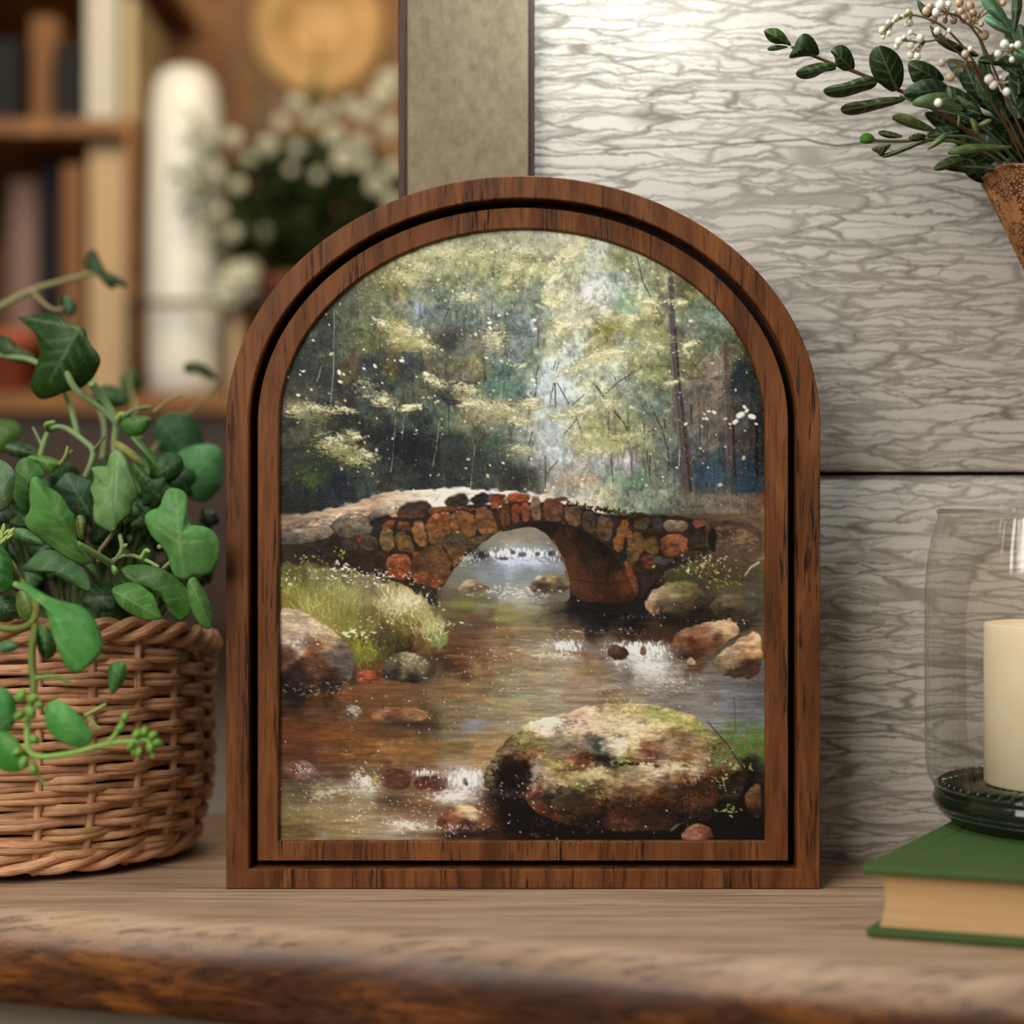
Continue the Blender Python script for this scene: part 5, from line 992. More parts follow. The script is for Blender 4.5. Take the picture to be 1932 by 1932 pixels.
# far trailing vine behind
vine([([(-30, 596, 1.13), (0, 578, 1.13), (60, 546, 1.13), (120, 530, 1.14), (182, 514, 1.15)], .0026, .0018, TAN), ([(60, 548, 1.13), (100, 590, 1.10), (130, 575, 1.10)], .0012, .001, TAN), ([(413, 718, 1.22), (380, 760, 1.2), (320, 810, 1.14), (280, 860, 1.1)], .0010, .0014, TAN), ([(240, 700, 1.24), (250, 750, 1.2), (262, 830, 1.12)], .001, .0014, TAN), ([(176, 752, 1.12), (200, 800, 1.1), (190, 880, 1.05)], .001, .0014, STM), ([(-30, 660, 1.05), (10, 672, 1.05), (66, 678, 1.04), (120, 720, 1.02), (150, 830, 1.02)], .0016, .0018, STM)],
     [L_([(158,493),(177,465),(189,490),(199,512),(217,518),(239,533),(239,546),(220,537),(211,549),(192,530),(180,515),(165,509)], 1.15, DRK, (182, 514), [(236, 540)], (0, 0), .003, 0, 1),
      L_([(115,555),(137,561),(146,580),(137,599),(121,592)], 1.10, BLU),
      L_([(343,689),(363,681),(385,686),(400,701),(413,718),(391,714),(369,703),(351,706)], 1.22, (40, 58, 30), (413, 718)), L_([(240,690),(262,704),(270,730),(250,748),(226,735),(226,708)], 1.24, (54, 84, 52)), L_([(170,742),(200,722),(240,738),(250,762),(214,770),(180,764)], 1.12, (40, 74, 44))])
# arching vine and the leaves round the back
vine([([(72, 880, 1.0), (78, 850, 1.0), (90, 814, 1.0), (108, 804, 1.0), (132, 811, 1.0), (156, 830, 1.0), (178, 848, 1.0), (172, 874, 1.0), (160, 900, 1.0)], .0018, .0018, STM), ([(178, 848, 1.0), (190, 834, .99), (198, 822, .985)], .0012, .0006, TAN), ([(92, 812, 1.0), (84, 800, .99), (104, 796, .99)], .0020, .0012, (126, 160, 86)), ([(82, 846, 1.0), (70, 822, 1.0), (62, 806, 1.0)], .0010, .0006, STM), ([(110, 880, .985), (124, 862, .98), (128, 842, .98)], .0016, .0007, (140, 156, 92)), ([(120, 868, .985), (136, 850, .98)], .0012, .0006, (140, 156, 92))],
     [L_([(290,800),(310,780),(340,776),(365,790),(385,820),(380,860),(350,880),(310,860),(292,830)], 1.12, (40, 82, 52)),
      L_([(325,869),(340,849),(368,839),(396,837),(418,845),(424,870),(421,905),(416,922),(396,943),(383,949),(363,943),(347,930),(337,912)], 1.06, (86, 136, 92), (346, 918), [(410, 850), (418, 905), (372, 842)], (.0, .01), .006),
      L_([(241,867),(269,882),(284,902),(297,912),(289,925),(274,927),(254,902)], .99, (48, 84, 40)),
      L_([(46,861),(76,857),(107,866),(124,877),(104,884),(101,894),(84,889),(66,870)], .985, (92, 128, 62), (122, 876)),
      L_([(-20,792),(20,790),(44,806),(30,842),(4,858),(-20,850)], 1.05, (70, 96, 40)), L_([(0,850),(30,826),(70,846),(96,866),(40,868)], 1.02, (36, 60, 34)), L_([(296,930),(330,960),(300,990),(268,960)], 1.01, (40, 70, 36))])
# the crown in front
vine([([(218, 1000, .955), (200, 1024, .95), (187, 1040, .95), (186, 1060, .95)], .0016, .0014, (128, 116, 84)), ([(146, 1026, .905), (178, 1044, .915), (210, 1064, .93)], .0020, .0022, (122, 160, 96)), ([(210, 1064, .94), (222, 1052, .94), (232, 1034, .94), (226, 1010, .95)], .0014, .0014, STM), ([(212, 1058, .94), (240, 1044, .94), (276, 1056, .935), (300, 1070, .93)], .0014, .0010, STM), ([(268, 1052, .935), (276, 1036, .93), (283, 1042, .93)], .0018, .0008, (150, 180, 100)), ([(240, 1044, .94), (232, 1034, .935), (238, 1028, .93)], .0018, .001, (150, 180, 100)), ([(300, 1032, .9), (318, 1024, .91), (345, 1040, .92), (300, 1080, .94), (260, 1120, .96)], .0014, .0014, STM)],
     [L_([(171,882),(190,879),(203,880),(205,861),(216,846),(228,851),(241,867),(246,892),(259,917),(261,938),(249,950),(250,968),(236,978),(223,988),(218,1001),(211,1006),(193,996),(178,986),(175,963),(178,943),(169,922),(175,912),(178,902),(175,889)], .95, (104, 138, 88), (222, 850), [(212, 1002), (173, 884), (258, 935)], (.006, -.008), .006, .008, 1),
      L_([(104,912),(127,887),(152,900),(175,907),(178,922),(170,953),(172,978),(142,971),(127,960),(122,943),(109,922)], .985, (52, 82, 64), (172, 975)),
      L_([(56,905),(66,897),(81,907),(96,922),(112,930),(124,948),(129,960),(140,971),(142,996),(145,1024),(162,1042),(175,1057),(165,1067),(150,1064),(124,1052),(101,1036),(76,1016),(61,1006),(48,993),(46,978),(58,963),(56,938)], .90, (90, 140, 76), (172, 1060), [(62, 905), (52, 985)], (.008, .010), .007, .012, 2),
      L_([(28,877),(46,860),(66,869),(84,887),(84,902),(66,897),(56,912),(55,938),(58,960),(48,971),(28,948),(22,927),(28,907)], .955, (66, 108, 56), (60, 962), [(46, 862)]),
      L_([(-26,862),(0,866),(15,874),(29,889),(28,917),(20,948),(8,965),(-26,965)], .93, (104, 130, 104), (14, 960)),
      L_([(315,922),(332,920),(348,927),(354,938),(354,963),(356,991),(373,991),(396,996),(413,1014),(416,1039),(411,1064),(398,1082),(381,1087),(365,1085),(350,1096),(330,1090),(322,1072),(317,1047),(304,1029),(287,1014),(277,993),(271,976),(282,963),(302,958),(307,938)], .90, (88, 136, 82), (338, 1022), [(328, 924), (400, 1018), (345, 1092), (278, 980)], (0, .004), .006, .0, 1),
      L_([(352,1096),(366,1086),(375,1097),(391,1123),(400,1153),(400,1189),(381,1184),(363,1156),(355,1130)], .905, (90, 134, 76), (358, 1090), (), (0, .01)),
      L_([(155,1064),(178,1062),(190,1090),(195,1115),(178,1097)], .935, MID), L_([(208,1064),(221,1069),(225,1085),(213,1087)], .92, (112, 160, 90)), L_([(140,970),(166,974),(162,1020),(146,1018)], .95, (86, 92, 36)),
      L_([(20,1000),(44,994),(72,1012),(86,1030),(50,1028),(26,1018)], .92, (80, 118, 80)), L_([(236,1010),(250,1008),(256,1022),(242,1030)], .96, (46, 80, 40))])
# leaves over the rim
vine([([(-20, 1180, .88), (30, 1190, .88), (66, 1176, .885), (70, 1130, .90), (40, 1098, .905), (20, 1060, .92)], .0022, .0020, (112, 118, 56)), ([(66, 1180, .885), (58, 1240, .87), (66, 1300, .86), (54, 1340, .855)], .0022, .0018, (100, 116, 52)), ([(28, 1102, .88), (80, 1126, .87), (110, 1170, .868)], .0018, .0014, STM)],
     [L_([(208,1110),(228,1102),(254,1097),(279,1113),(292,1125),(302,1156),(309,1168),(279,1171),(254,1163),(228,1146),(216,1130)], .915, (72, 116, 54), (212, 1112), (), (0, -.006)),
      L_([(228,1067),(279,1064),(317,1077),(348,1102),(363,1128),(363,1156),(340,1176),(322,1163),(315,1140),(292,1115),(249,1100),(228,1087)], .925, (52, 92, 36), (230, 1076), [(345, 1170)]),
      L_([(25,1102),(46,1097),(71,1113),(101,1130),(132,1138),(157,1143),(178,1166),(193,1201),(195,1227),(178,1247),(142,1276),(122,1255),(109,1224),(96,1191),(89,1156),(76,1130),(51,1105)], .87, (78, 138, 74), (28, 1102), [(150, 1262)], (0, -.004), .006, .012),
      L_([(38,1077),(56,1054),(84,1034),(114,1042),(142,1062),(165,1077),(175,1120),(152,1110),(127,1097),(101,1082),(63,1080)], .92, (72, 108, 72), (40, 1076)), L_([(-26,1026),(0,1026),(20,1047),(28,1077),(23,1118),(-26,1120)], .90, (44, 96, 48)),
      L_([(30,1110),(60,1120),(78,1150),(60,1180),(30,1160)], .90, (86, 104, 50)), L_([(-20,1130),(24,1120),(46,1150),(20,1176),(-20,1170)], .91, (34, 64, 40)), L_([(0,1210),(22,1208),(38,1220),(20,1232),(-6,1232)], .87, (84, 124, 90)), L_([(70,1170),(100,1190),(110,1230),(84,1250),(66,1215)], .885, (48, 84, 36))])
# hanging sprays in front of the weave
vine([([(54, 1335, .855), (50, 1390, .85), (56, 1432, .848), (142, 1421, .845), (207, 1401, .845), (260, 1398, .845), (292, 1394, .846)], .0018, .0012, (136, 176, 84)), ([(207, 1401, .845), (222, 1380, .845), (238, 1348, .846)], .0016, .0010, (130, 172, 74)), ([(250, 1398, .845), (252, 1425, .845)], .0016, .0008, (136, 176, 84)), ([(280, 1396, .845), (290, 1430, .845)], .0016, .0008, (136, 176, 84)), ([(66, 1280, .862), (110, 1274, .866), (132, 1290, .868)], .0016, .0008, (122, 160, 84)), ([(160, 1350, .87), (180, 1340, .87), (200, 1328, .872)], .0012, .0007, (150, 180, 96)), ([(166, 1352, .87), (178, 1366, .87), (188, 1376, .87)], .0010, .0006, (170, 190, 110)), ([(64, 1436, .848), (72, 1466, .85), (92, 1486, .85)], .0012, .0005, (150, 176, 96))],
     [L_([(82,1333),(108,1317),(134,1333),(164,1363),(177,1389),(164,1410),(138,1410),(103,1393),(86,1371)], .845, (84, 146, 78), (172, 1400), [(92, 1330)]), L_([(-20,1294),(0,1292),(26,1311),(32,1341),(26,1376),(-20,1400)], .85, (60, 120, 62), (28, 1340)), L_([(202,1259),(220,1246),(239,1251),(239,1281),(211,1315),(205,1294)], .88, (64, 112, 62), (212, 1312)), L_([(-14,1376),(20,1380),(50,1420),(50,1455),(10,1458),(-14,1440)], .848, (68, 132, 58), (50, 1420))]
     + [L_(*(lambda q: (q[0],))(rleaf(x, y, s, a, .7)), .845, (126, 170, 80)) for (x, y, s, a) in [(40,1312,30,-60),(62,1318,26,-30),(58,1345,30,60),(74,1330,22,20),(36,1350,26,150),(66,1396,24,40),(44,1440,30,100),(64,1452,24,60),(30,1420,26,160),(258,1386,24,-60),(272,1380,22,-80),(288,1388,24,-40),(298,1402,24,30),(284,1412,24,80),(262,1420,22,100),(246,1408,22,120),(228,1372,22,-50),(236,1352,22,-70)]])
# small pale buds and the dark undergrowth deep in the basket
ug = MB(); us = MB(); random.seed(21)
for k in range(95):
    px = random.uniform(-40, 395); py = random.uniform(880, 1130) - (0 if px < 250 else 0); dd = random.uniform(.985, 1.09)
    if px > 330 and py < 950: continue
    o_, b_, t_ = rleaf(px, py, random.uniform(46, 90), random.uniform(0, 360), .72, random.choice([0, 0, 1]))
    leaf(ug, o_, dd, random.choice([(34, 62, 34), (40, 72, 40), (30, 54, 36), (50, 80, 44)]), b_, t_, (random.uniform(-.02, .02), random.uniform(-.02, .02)), .004, 2, 0, 5)
    stem(us, [(px, py, dd), (px * .7 + 60, py + 60, 1.03), (px * .5 + 80, 1200, 1.03)], .0009, .0012, (70, 84, 46), 5)
for (x, y) in [(6,996),(12,1004),(2,1008),(18,1012),(10,1016),(22,1002),(4,1020)]:
    o_, b_, t_ = rleaf(x, y, 20, random.uniform(-140, -30), .4); leaf(ug, o_, .91, (176, 190, 110), b_, t_, (0, 0), .001, 1, 0, 3)
so = us.build('vine', M['stem'], ivy); ug.build('leaves', M['leaf'], so, solid=.0003)

# ------------------------------------------------------------------ bark cone on the wall with its bouquet
CX = P(2020, 335, .9485); CR, CL = .049, .112
cone = thing('cone_planter', CX, 'rough brown bark cone planter hung on the whitewashed wall', 'planter')
cb = MB(); prf = [(.0012, -CL)]
for i in range(1, 15): t = i / 14; prf.append((CR * t, -CL + CL * t))
prf += [(CR + .0012, .0010), (CR - .0006, .0022), (CR - .0032, .0008)]
for i in range(10): t = 1 - (i + 1) / 11; prf.append((max((CR - .0035) * t, .0008), -CL * (1 - t) * .93 - .001))
cb.lathe(prf, CX, 72); cn = cb.build('cone', M['cork'], cone)
for v in cn.data.vertices:
    g = math.atan2(v.co.y, v.co.x); f = max(0, 1 + v.co.z / CL)
    k = 1 + .018 * f * math.sin(5 * g + 1) + .012 * f * math.sin(11 * g); v.co.x *= k; v.co.y *= k; v.co.z += .0022 * f * f * math.sin(4 * g + .6)
hk = MB(); hk.tube([CX + Vector((0, CR - .004, .0)), CX + Vector((0, CR - .003, .03)), CX + Vector((0, CR + .004, .032))], .0012, .0012, 8); hk.build('hook', M['iron'], cone)
ROOT = (1985, 380, .95)
ROOTS = [(1972, 392, .940), (1984, 396, .936), (1960, 384, .946), (1996, 392, .966), (2004, 390, .948), (1982, 388, .956), (1970, 384, .960), (1996, 396, .940), (2010, 396, .958)]
def sprig(name, label, cat, group, stems, leaves, berries=(), mat='gleaf', at=ROOT):
    t = thing(name, P(*at), label, cat, group)
    rx_ = ROOTS[len([o for o in bpy.data.objects if 'group' in o and 'bouquet' in o['group']]) - 1]
    st = MB()
    for s_ in stems: stem(st, [rx_ if q == (1985, 390, .95) else q for q in s_[0]], *s_[1:])
    st.build('stem', M['stem'], t)
    if leaves:
        lm = MB()
        for lf in leaves: leaf(lm, **lf)
        lm.build('leaves', M[mat], t, solid=.0003)
    for (x, y, r, d, c) in berries:
        b_ = MB(); q = P(x, y, d); b_.ball(q, r * d / FPX, 14, 9, (1, 1, 1.06), srgb(*c)); b_.build('berry', M['berry'], t)
    return t
random.seed(8)
DG = (36, 52, 26); OG = (58, 76, 44); GG = (98, 120, 88); BG = (104, 146, 120)
sprig('boxwood_sprig', 'dark rounded-leaf sprig reaching far out from the bark cone bouquet', 'sprig', 'bouquet sprigs in the bark cone',
      [([(1493, 88, .925), (1550, 112, .925), (1620, 138, .925), (1690, 166, .928), (1760, 204, .93), (1850, 262, .94), (1925, 330, .948), (1985, 390, .95)], .0008, .0016, (96, 66, 40))],
      [L_(o_, d_, c_, b_, (), t_) for (o_, d_, c_, b_, t_) in [
       ([(1440,58),(1447,54),(1466,52),(1480,63),(1488,77),(1495,88),(1480,83),(1461,83),(1447,74)], .92, (54, 76, 24), (1495, 88), (0, .01)), ([(1447,91),(1461,84),(1491,88),(1477,92),(1461,96),(1450,96)], .925, DG, (1491, 88), (0, .03)),
       ([(1485,112),(1496,94),(1505,72),(1516,62),(1529,66),(1542,83),(1547,102),(1538,106),(1516,106)], .918, (40, 58, 24), (1545, 106), (0, .01)), ([(1500,138),(1510,128),(1532,121),(1554,117),(1576,121),(1579,132),(1554,135),(1538,146),(1518,150),(1505,146)], .92, (48, 68, 24), (1578, 126), (0, .02)),
       ([(1565,96),(1576,87),(1590,84),(1604,94),(1613,118),(1612,132),(1593,135),(1576,124),(1576,107)], .922, DG, (1612, 134), (0, .01)), ([(1550,171),(1565,162),(1593,157),(1615,149),(1634,143),(1656,146),(1653,165),(1626,173),(1593,184),(1565,184)], .915, (46, 64, 26), (1655, 154), (0, .02)),
       ([(1640,102),(1651,88),(1664,85),(1686,94),(1700,110),(1706,132),(1703,162),(1686,176),(1664,162),(1648,146),(1640,124)], .92, DG, (1692, 170), (0, .01)), ([(1584,204),(1598,194),(1634,190),(1675,182),(1711,184),(1703,193),(1648,209),(1609,218),(1590,215)], .915, (48, 54, 24), (1710, 186), (0, .02)), ([(1711,118),(1722,113),(1747,116),(1772,132),(1785,154),(1758,154),(1725,160),(1717,143)], .925, DG, (1780, 156), (0, .01))]])
sprig('olive_sprig', 'grey-green narrow-leaf sprig in the middle of the bark cone bouquet', 'sprig', 'bouquet sprigs in the bark cone',
      [([(1697, 180, .92), (1770, 210, .918), (1830, 222, .92), (1880, 262, .93), (1930, 320, .945), (1985, 390, .95)], .0007, .0014, (84, 96, 66)), ([(1785, 256, .92), (1840, 258, .925), (1900, 300, .94), (1985, 390, .95)], .0007, .0012, (92, 104, 70))],
      [L_(o_, d_, c_, b_, (), t_, .003) for (o_, d_, c_, b_, t_) in [
       ([(1697,179),(1725,154),(1758,146),(1785,157),(1791,171),(1758,176),(1730,190)], .912, (42, 66, 54), (1788, 168), (0, .01)), ([(1717,198),(1730,184),(1758,175),(1785,173),(1799,190),(1827,209),(1785,208),(1744,204)], .905, GG, (1825, 208), (0, .01)),
       ([(1678,220),(1697,212),(1725,220),(1758,240),(1769,251),(1730,245),(1697,234)], .912, (88, 98, 54), (1768, 250), (0, .02)), ([(1744,286),(1766,262),(1785,248),(1788,259),(1769,275)], .91, (110, 124, 76), (1787, 252), (0, 0)),
       ([(1783,292),(1799,278),(1835,270),(1882,273),(1923,278),(1868,284),(1813,292)], .915, (96, 116, 66), (1920, 278), (0, .01)), ([(1758,322),(1769,306),(1799,292),(1829,297),(1807,308),(1780,322)], .935, (74, 84, 44), (1828, 297), (0, 0)), ([(1785,165),(1792,162),(1800,176),(1798,192),(1790,186)], .90, (116, 136, 104), (1797, 190), (0, 0)), ([(1802,176),(1822,188),(1845,202),(1830,208),(1812,196)], .902, GG, (1842, 204), (0, 0)), ([(1808,214),(1812,220),(1812,244),(1806,236)], .9, (110, 126, 70), (1810, 216), (0, 0)), ([(1828,218),(1848,232),(1848,258),(1836,248)], .9, (104, 118, 64), (1830, 220), (0, 0)), ([(1842,236),(1862,224),(1874,226),(1858,240)], .9, (140, 156, 120), (1872, 226), (0, 0))]])
sprig('budding_sprig', 'low small-leaf sprig with one bright green tip leaf in the bark cone', 'sprig', 'bouquet sprigs in the bark cone',
      [([(1640, 264, .93), (1690, 268, .93), (1750, 262, .93), (1820, 268, .932), (1900, 310, .942), (1985, 390, .95)], .0007, .0013, (92, 92, 50)), ([(1660, 294, .93), (1710, 280, .93), (1756, 264, .93)], .0006, .0008, (72, 80, 40))],
      [L_(o_, d_, c_, b_, (), (0, 0), .002) for (o_, d_, c_, b_) in [([(1620,262),(1629,251),(1642,251),(1652,262),(1645,271),(1626,271)], .925, (88, 138, 38), (1652, 262)), ([(1653,251),(1664,245),(1692,251),(1708,259),(1675,262)], .928, (54, 60, 32), (1706, 259)), ([(1640,281),(1659,275),(1684,270),(1675,281),(1662,297),(1657,289)], .928, (62, 72, 36), (1684, 270)), ([(1660,296),(1690,284),(1720,271),(1745,263),(1730,276),(1700,288),(1670,299)], .926, (60, 70, 34), (1744, 264)), ([(1708,262),(1730,250),(1752,256),(1735,266)], .928, (48, 56, 28), (1710, 262)), ([(1760,318),(1790,296),(1840,300),(1890,318),(1850,330)], .94, (46, 56, 30), (1888, 318)), ([(1880,330),(1895,300),(1915,292),(1905,322)], .94, (56, 66, 34), (1892, 330))]])
back = []
random.seed(31)
for k in range(150):
    a = random.uniform(-175, -60); L = random.uniform(60, 105); q = random.uniform(.15, 1)
    x = 1985 + math.cos(math.radians(a)) * 230 * q; y = 350 + math.sin(math.radians(a)) * 300 * q
    if x < 1765 or (x < 1820 and (y > 268 or y < 130)) or y < 60 or (y > 296 and x > 1850): continue
    o_, b_, t_ = rleaf(x, y, L, a + random.uniform(-30, 30), .42); back.append(L_(o_, random.uniform(.94, .975), random.choice([(26, 42, 28), (32, 50, 34), (38, 56, 36)]), b_, t_, (random.uniform(-.02, .02), random.uniform(-.02, .02)), .002))
sprig('laurel_sprig', 'dark pointed-leaf sprig filling the back of the bark cone bouquet', 'sprig', 'bouquet sprigs in the bark cone',
      [([(1846, 60, .955), (1880, 180, .955), (1930, 300, .952), (1985, 390, .95)], .0010, .0016, (60, 66, 42)), ([(1790, 170, .955), (1870, 230, .955), (1985, 390, .95)], .001, .0014, (60, 66, 42))],
      [L_([(1835,138),(1854,132),(1879,176),(1890,220),(1874,220),(1846,179)], .925, (44, 66, 44), (1885, 220)), L_([(1750,41),(1769,63),(1807,83),(1840,96),(1850,110),(1800,100),(1765,80)], .94, (30, 40, 26), (1848, 106)), L_([(1840,118),(1851,105),(1885,102),(1923,116),(1945,130),(1885,124)], .93, (36, 52, 34), (1940, 128)), L_([(1728,0),(1736,2),(1752,18),(1772,32),(1740,34)], .94, (48, 64, 46), (1772, 32)), L_([(1752,50),(1764,60),(1780,72),(1800,96),(1772,84)], .93, (34, 46, 30), (1800, 96))] + back)
sprig('eucalyptus_sprig', 'pale blue-green leafy sprig at the top of the bark cone bouquet', 'sprig', 'bouquet sprigs in the bark cone',
      [([(1868, -20, .91), (1896, 30, .91), (1925, 90, .915), (1960, 220, .93), (1985, 390, .95)], .0009, .0015, (110, 130, 100))],
      [L_([(1846,-12),(1868,-12),(1890,17),(1904,41),(1907,55),(1879,36),(1857,17)], .905, BG, (1906, 54)), L_([(1852,36),(1865,28),(1885,39),(1907,58),(1909,66),(1879,58)], .90, BG, (1908, 62)), L_([(1908,100),(1922,92),(1945,96),(1945,118),(1926,120)], .90, (116, 160, 134), (1945, 110)), L_([(1910,-15),(1925,-15),(1930,10),(1922,40),(1912,70),(1908,30)], .92, (60, 80, 60), (1912, 70))])
zb = lambda lst, d, c: [(1400 + x / 3.632, y / 3.632, r / 3.632, d + random.uniform(-.006, .006), (lambda j: tuple(min(255, max(0, q + j)) for q in c))(random.randint(-16, 10))) for (x, y, r) in lst]
WG = (206, 212, 178); BRN = (176, 146, 118); WH = (232, 230, 214)
def bstems(bs, hub, d):
    return [([(x, y, dd), ((x + hub[0]) / 2, (y + hub[1]) / 2 - 4, d), (hub[0], hub[1], d)], .00035, .0005, (112, 96, 56), 6) for (x, y, r, dd, c) in bs]
b1 = zb([(965,210,28),(1005,155,18),(1060,120,20),(1008,230,18),(968,255,14),(1038,145,14),(1140,80,18),(1150,158,24),(1100,115,16),(1120,175,12)], .90, WG)
s1 = [([(1666, 60, .90), (1690, 38, .90), (1730, 24, .90), (1800, 60, .91), (1880, 180, .93), (1985, 390, .95)], .0005, .0008, (112, 92, 56), 6)]
sprig('berry_sprig', 'greenish white berry sprig pointing far left at the top of the bouquet', 'sprig', 'berry sprigs in the bouquet', s1 + bstems(b1[:5], (1690, 38), .90) + bstems(b1[5:], (1722, 27), .90), [], b1)
b2 = zb([(1075,285,28),(1060,318,20),(1155,225,18),(1155,312,24),(1220,265,28),(1205,340,20),(1202,388,24),(1155,378,26),(1218,305,12),(1110,255,14),(1340,213,26),(1420,210,16)], .895, (222, 220, 194))
s2 = [([(1700, 76, .895), (1745, 80, .895), (1780, 72, .90), (1850, 140, .92), (1985, 390, .95)], .0005, .0008, (112, 88, 54), 6)]
sprig('berry_sprig', 'white berry sprig hanging just above the dark rounded leaves', 'sprig', 'berry sprigs in the bouquet', s2 + bstems(b2[:2] + b2[9:10], (1710, 76), .895) + bstems(b2[2:9], (1745, 80), .895) + bstems(b2[10:], (1780, 72), .90), [], b2)
b3 = zb([(1360,35,32),(1333,85,30),(1415,30,22)], .90, WH) + zb([(1288,45,24),(1265,75,30),(1310,135,28),(1392,140,20),(1450,140,26),(1520,130,30),(1490,20,30),(1560,45,34),(1615,105,20),(1660,240,34),(1640,165,18),(1455,90,20),(1580,90,26),(1500,75,22),(1545,150,20),(1790,20,22),(1720,5,26)], .915, BRN)
s3 = [([(1770, 20, .91), (1812, 30, .91), (1850, 70, .915), (1900, 190, .93), (1985, 390, .95)], .0005, .0008, (96, 72, 46), 6)]
sprig('berry_sprig', 'brownish berry sprig with three white berries along the bouquet top', 'sprig', 'berry sprigs in the bouquet', s3 + bstems(b3[:9], (1790, 26), .91) + bstems(b3[9:], (1832, 48), .912), [], b3)
b4 = zb([(1370,430,28),(1428,525,32),(1530,370,26),(1565,335,18),(1800,305,32),(1755,370,26),(1850,318,18),(1892,308,26),(1850,410,20),(1692,543,32),(1722,582,30),(1812,630,28),(1775,530,10),(1345,705,28)], .89, WH)
for i in (0, 1, 2): b4[i] = b4[i][:4] + ((190, 172, 146),)
s4 = [([(1795, 128, .895), (1822, 122, .895), (1836, 112, .90), (1870, 200, .92), (1985, 390, .95)], .0005, .0008, (104, 78, 48), 6), ([(1880, 114, .89), (1905, 98, .89), (1925, 90, .9), (1960, 220, .93), (1985, 390, .95)], .0006, .001, (150, 150, 110), 6), ([(1872, 150, .888), (1890, 158, .888), (1903, 154, .888)], .0005, .0004, (206, 206, 180), 6), ([(1890, 158, .888), (1930, 220, .92), (1985, 390, .95)], .0005, .0008, (100, 110, 70), 6), ([(1770, 194, .886), (1782, 186, .888), (1792, 188, .9)], .0004, .0004, (150, 156, 120), 6)]
sprig('berry_sprig', 'white berry sprig nearest the bark cone with berries scattered over dark leaves', 'sprig', 'berry sprigs in the bouquet', s4 + bstems(b4[:4], (1822, 122), .895) + bstems(b4[4:9], (1905, 98), .89) + bstems(b4[9:13], (1890, 158), .888), [], b4)

# ------------------------------------------------------------------ book, lantern, candle
BT = .0361
fl = Vector((.1747, .815, LEDGE + .0003))
u = Vector((.957, -.292, 0)).normalized(); v_ = Vector((.545, .838, 0)).normalized()
BW, BD = .20, .150
book = thing('green_book', fl + u * .1, 'thick green cloth hardback lying flat under the glass lantern', 'book')
def slab(mbx, a0, a1, b0, b1, z0, z1):
    vs = [fl + u * a + v_ * b + Vector((0, 0, z)) for z in (z0, z1) for (a, b) in ((a0, b0), (a1, b0), (a1, b1), (a0, b1))]
    mbx.add(vs, [(3, 2, 1, 0), (4, 5, 6, 7), (0, 1, 5, 4), (1, 2, 6, 5), (2, 3, 7, 6), (3, 0, 4, 7)])
m_ = MB(); slab(m_, 0, BW, 0, BD, BT - .0046, BT); m_.build('front_cover', M['bookcloth'], book, smooth=False, bevel=.0018)
m_ = MB(); slab(m_, .002, BW, .001, BD, 0, .0050); m_.build('back_cover', M['bookcloth'], book, smooth=False, bevel=.0020)
m_ = MB(); slab(m_, 0.0, BW, BD - .004, BD + .001, .001, BT - .001); m_.build('spine', M['bookcloth'], book, smooth=False, bevel=.002)
m_ = MB(); nS = 14; vs = []
for j in range(nS + 1):
    z = .0050 + (BT - .0096) * j / nS; c_ = .0028 * (1 - (2 * j / nS - 1) ** 2)
    for (a, b_) in ((.0075 + c_ * .8, .0055 + c_), (BW - .004, .0055 + c_), (BW - .004, BD - .004), (.0075 + c_ * .8, BD - .004)): vs.append(fl + u * a + v_ * b_ + Vector((0, 0, z)))
fs = [(j * 4 + k, j * 4 + (k + 1) % 4, (j + 1) * 4 + (k + 1) % 4, (j + 1) * 4 + k) for j in range(nS) for k in range(4)] + [(3, 2, 1, 0), tuple(nS * 4 + k for k in range(4))]
m_.add(vs, fs); m_.build('page_block', M['pages'], book, smooth=False)
# raised hinge line pressed into the cover cloth
m_ = MB(); m_.tube([fl + u * (.014) + v_ * t * BD + Vector((0, 0, BT - .0002)) for t in (.03, .3, .6, .97)], .0005, .0005, 6); m_.build('cover_crease', M['bookcloth'], book)

GC = P(1990, 966, .921); GC.z = LEDGE + BT + .0006; K = .921 / FPX
lantern = thing('glass_lantern', GC, 'clear glass hurricane lantern with dark green foot standing on the green book', 'lantern')
H = lambda py: (1557 - py) * K
outer = [(r * K, H(y)) for r, y in [(221, 1488), (229, 1478), (234, 1462), (237, 1440), (238, 1400), (238.5, 1300), (238.5, 1200), (238, 1120), (236, 1085), (232, 1050), (226, 1020), (219, 996), (214, 982), (213, 975), (215, 970), (215, 966)]]
inner = [(r * K - .0022, z) for r, z in outer[::-1][1:]]
inner[0] = (213 * K - .0012, H(965))
gb = MB(); gb.lathe(outer + [(214 * K - .0005, H(963.5))] + inner, GC, 128)
gb.f = [f for f in gb.f if len(f) == 4]
gb.build('glass_body', M['glass'], lantern)
rt = MB(); rt.tube([GC + Vector(((214 * K - .0004) * math.cos(2 * math.pi * i / 128), (214 * K - .0004) * math.sin(2 * math.pi * i / 128), H(966))) for i in range(128)], .0013, .0013, 8, None, True); rt.build('rim', M['glass'], lantern)
fb = MB(); foot_prof = [(.001, .0004), (150 * K, .0002), (180 * K, .0), (188 * K, .0006), (198 * K, H(1548)), (208 * K, H(1538)), (216 * K, H(1528)), (222 * K, H(1518)), (224 * K, H(1510)), (222 * K, H(1503)), (218 * K, H(1499)), (219 * K, H(1494)), (222 * K, H(1489)), (221 * K, H(1486)), (214 * K, H(1485)), (150 * K, H(1485)), (.001, H(1485))]
fb.lathe(foot_prof, GC, 128); fb.build('glass_foot', M['foot'], lantern)
rg = MB()
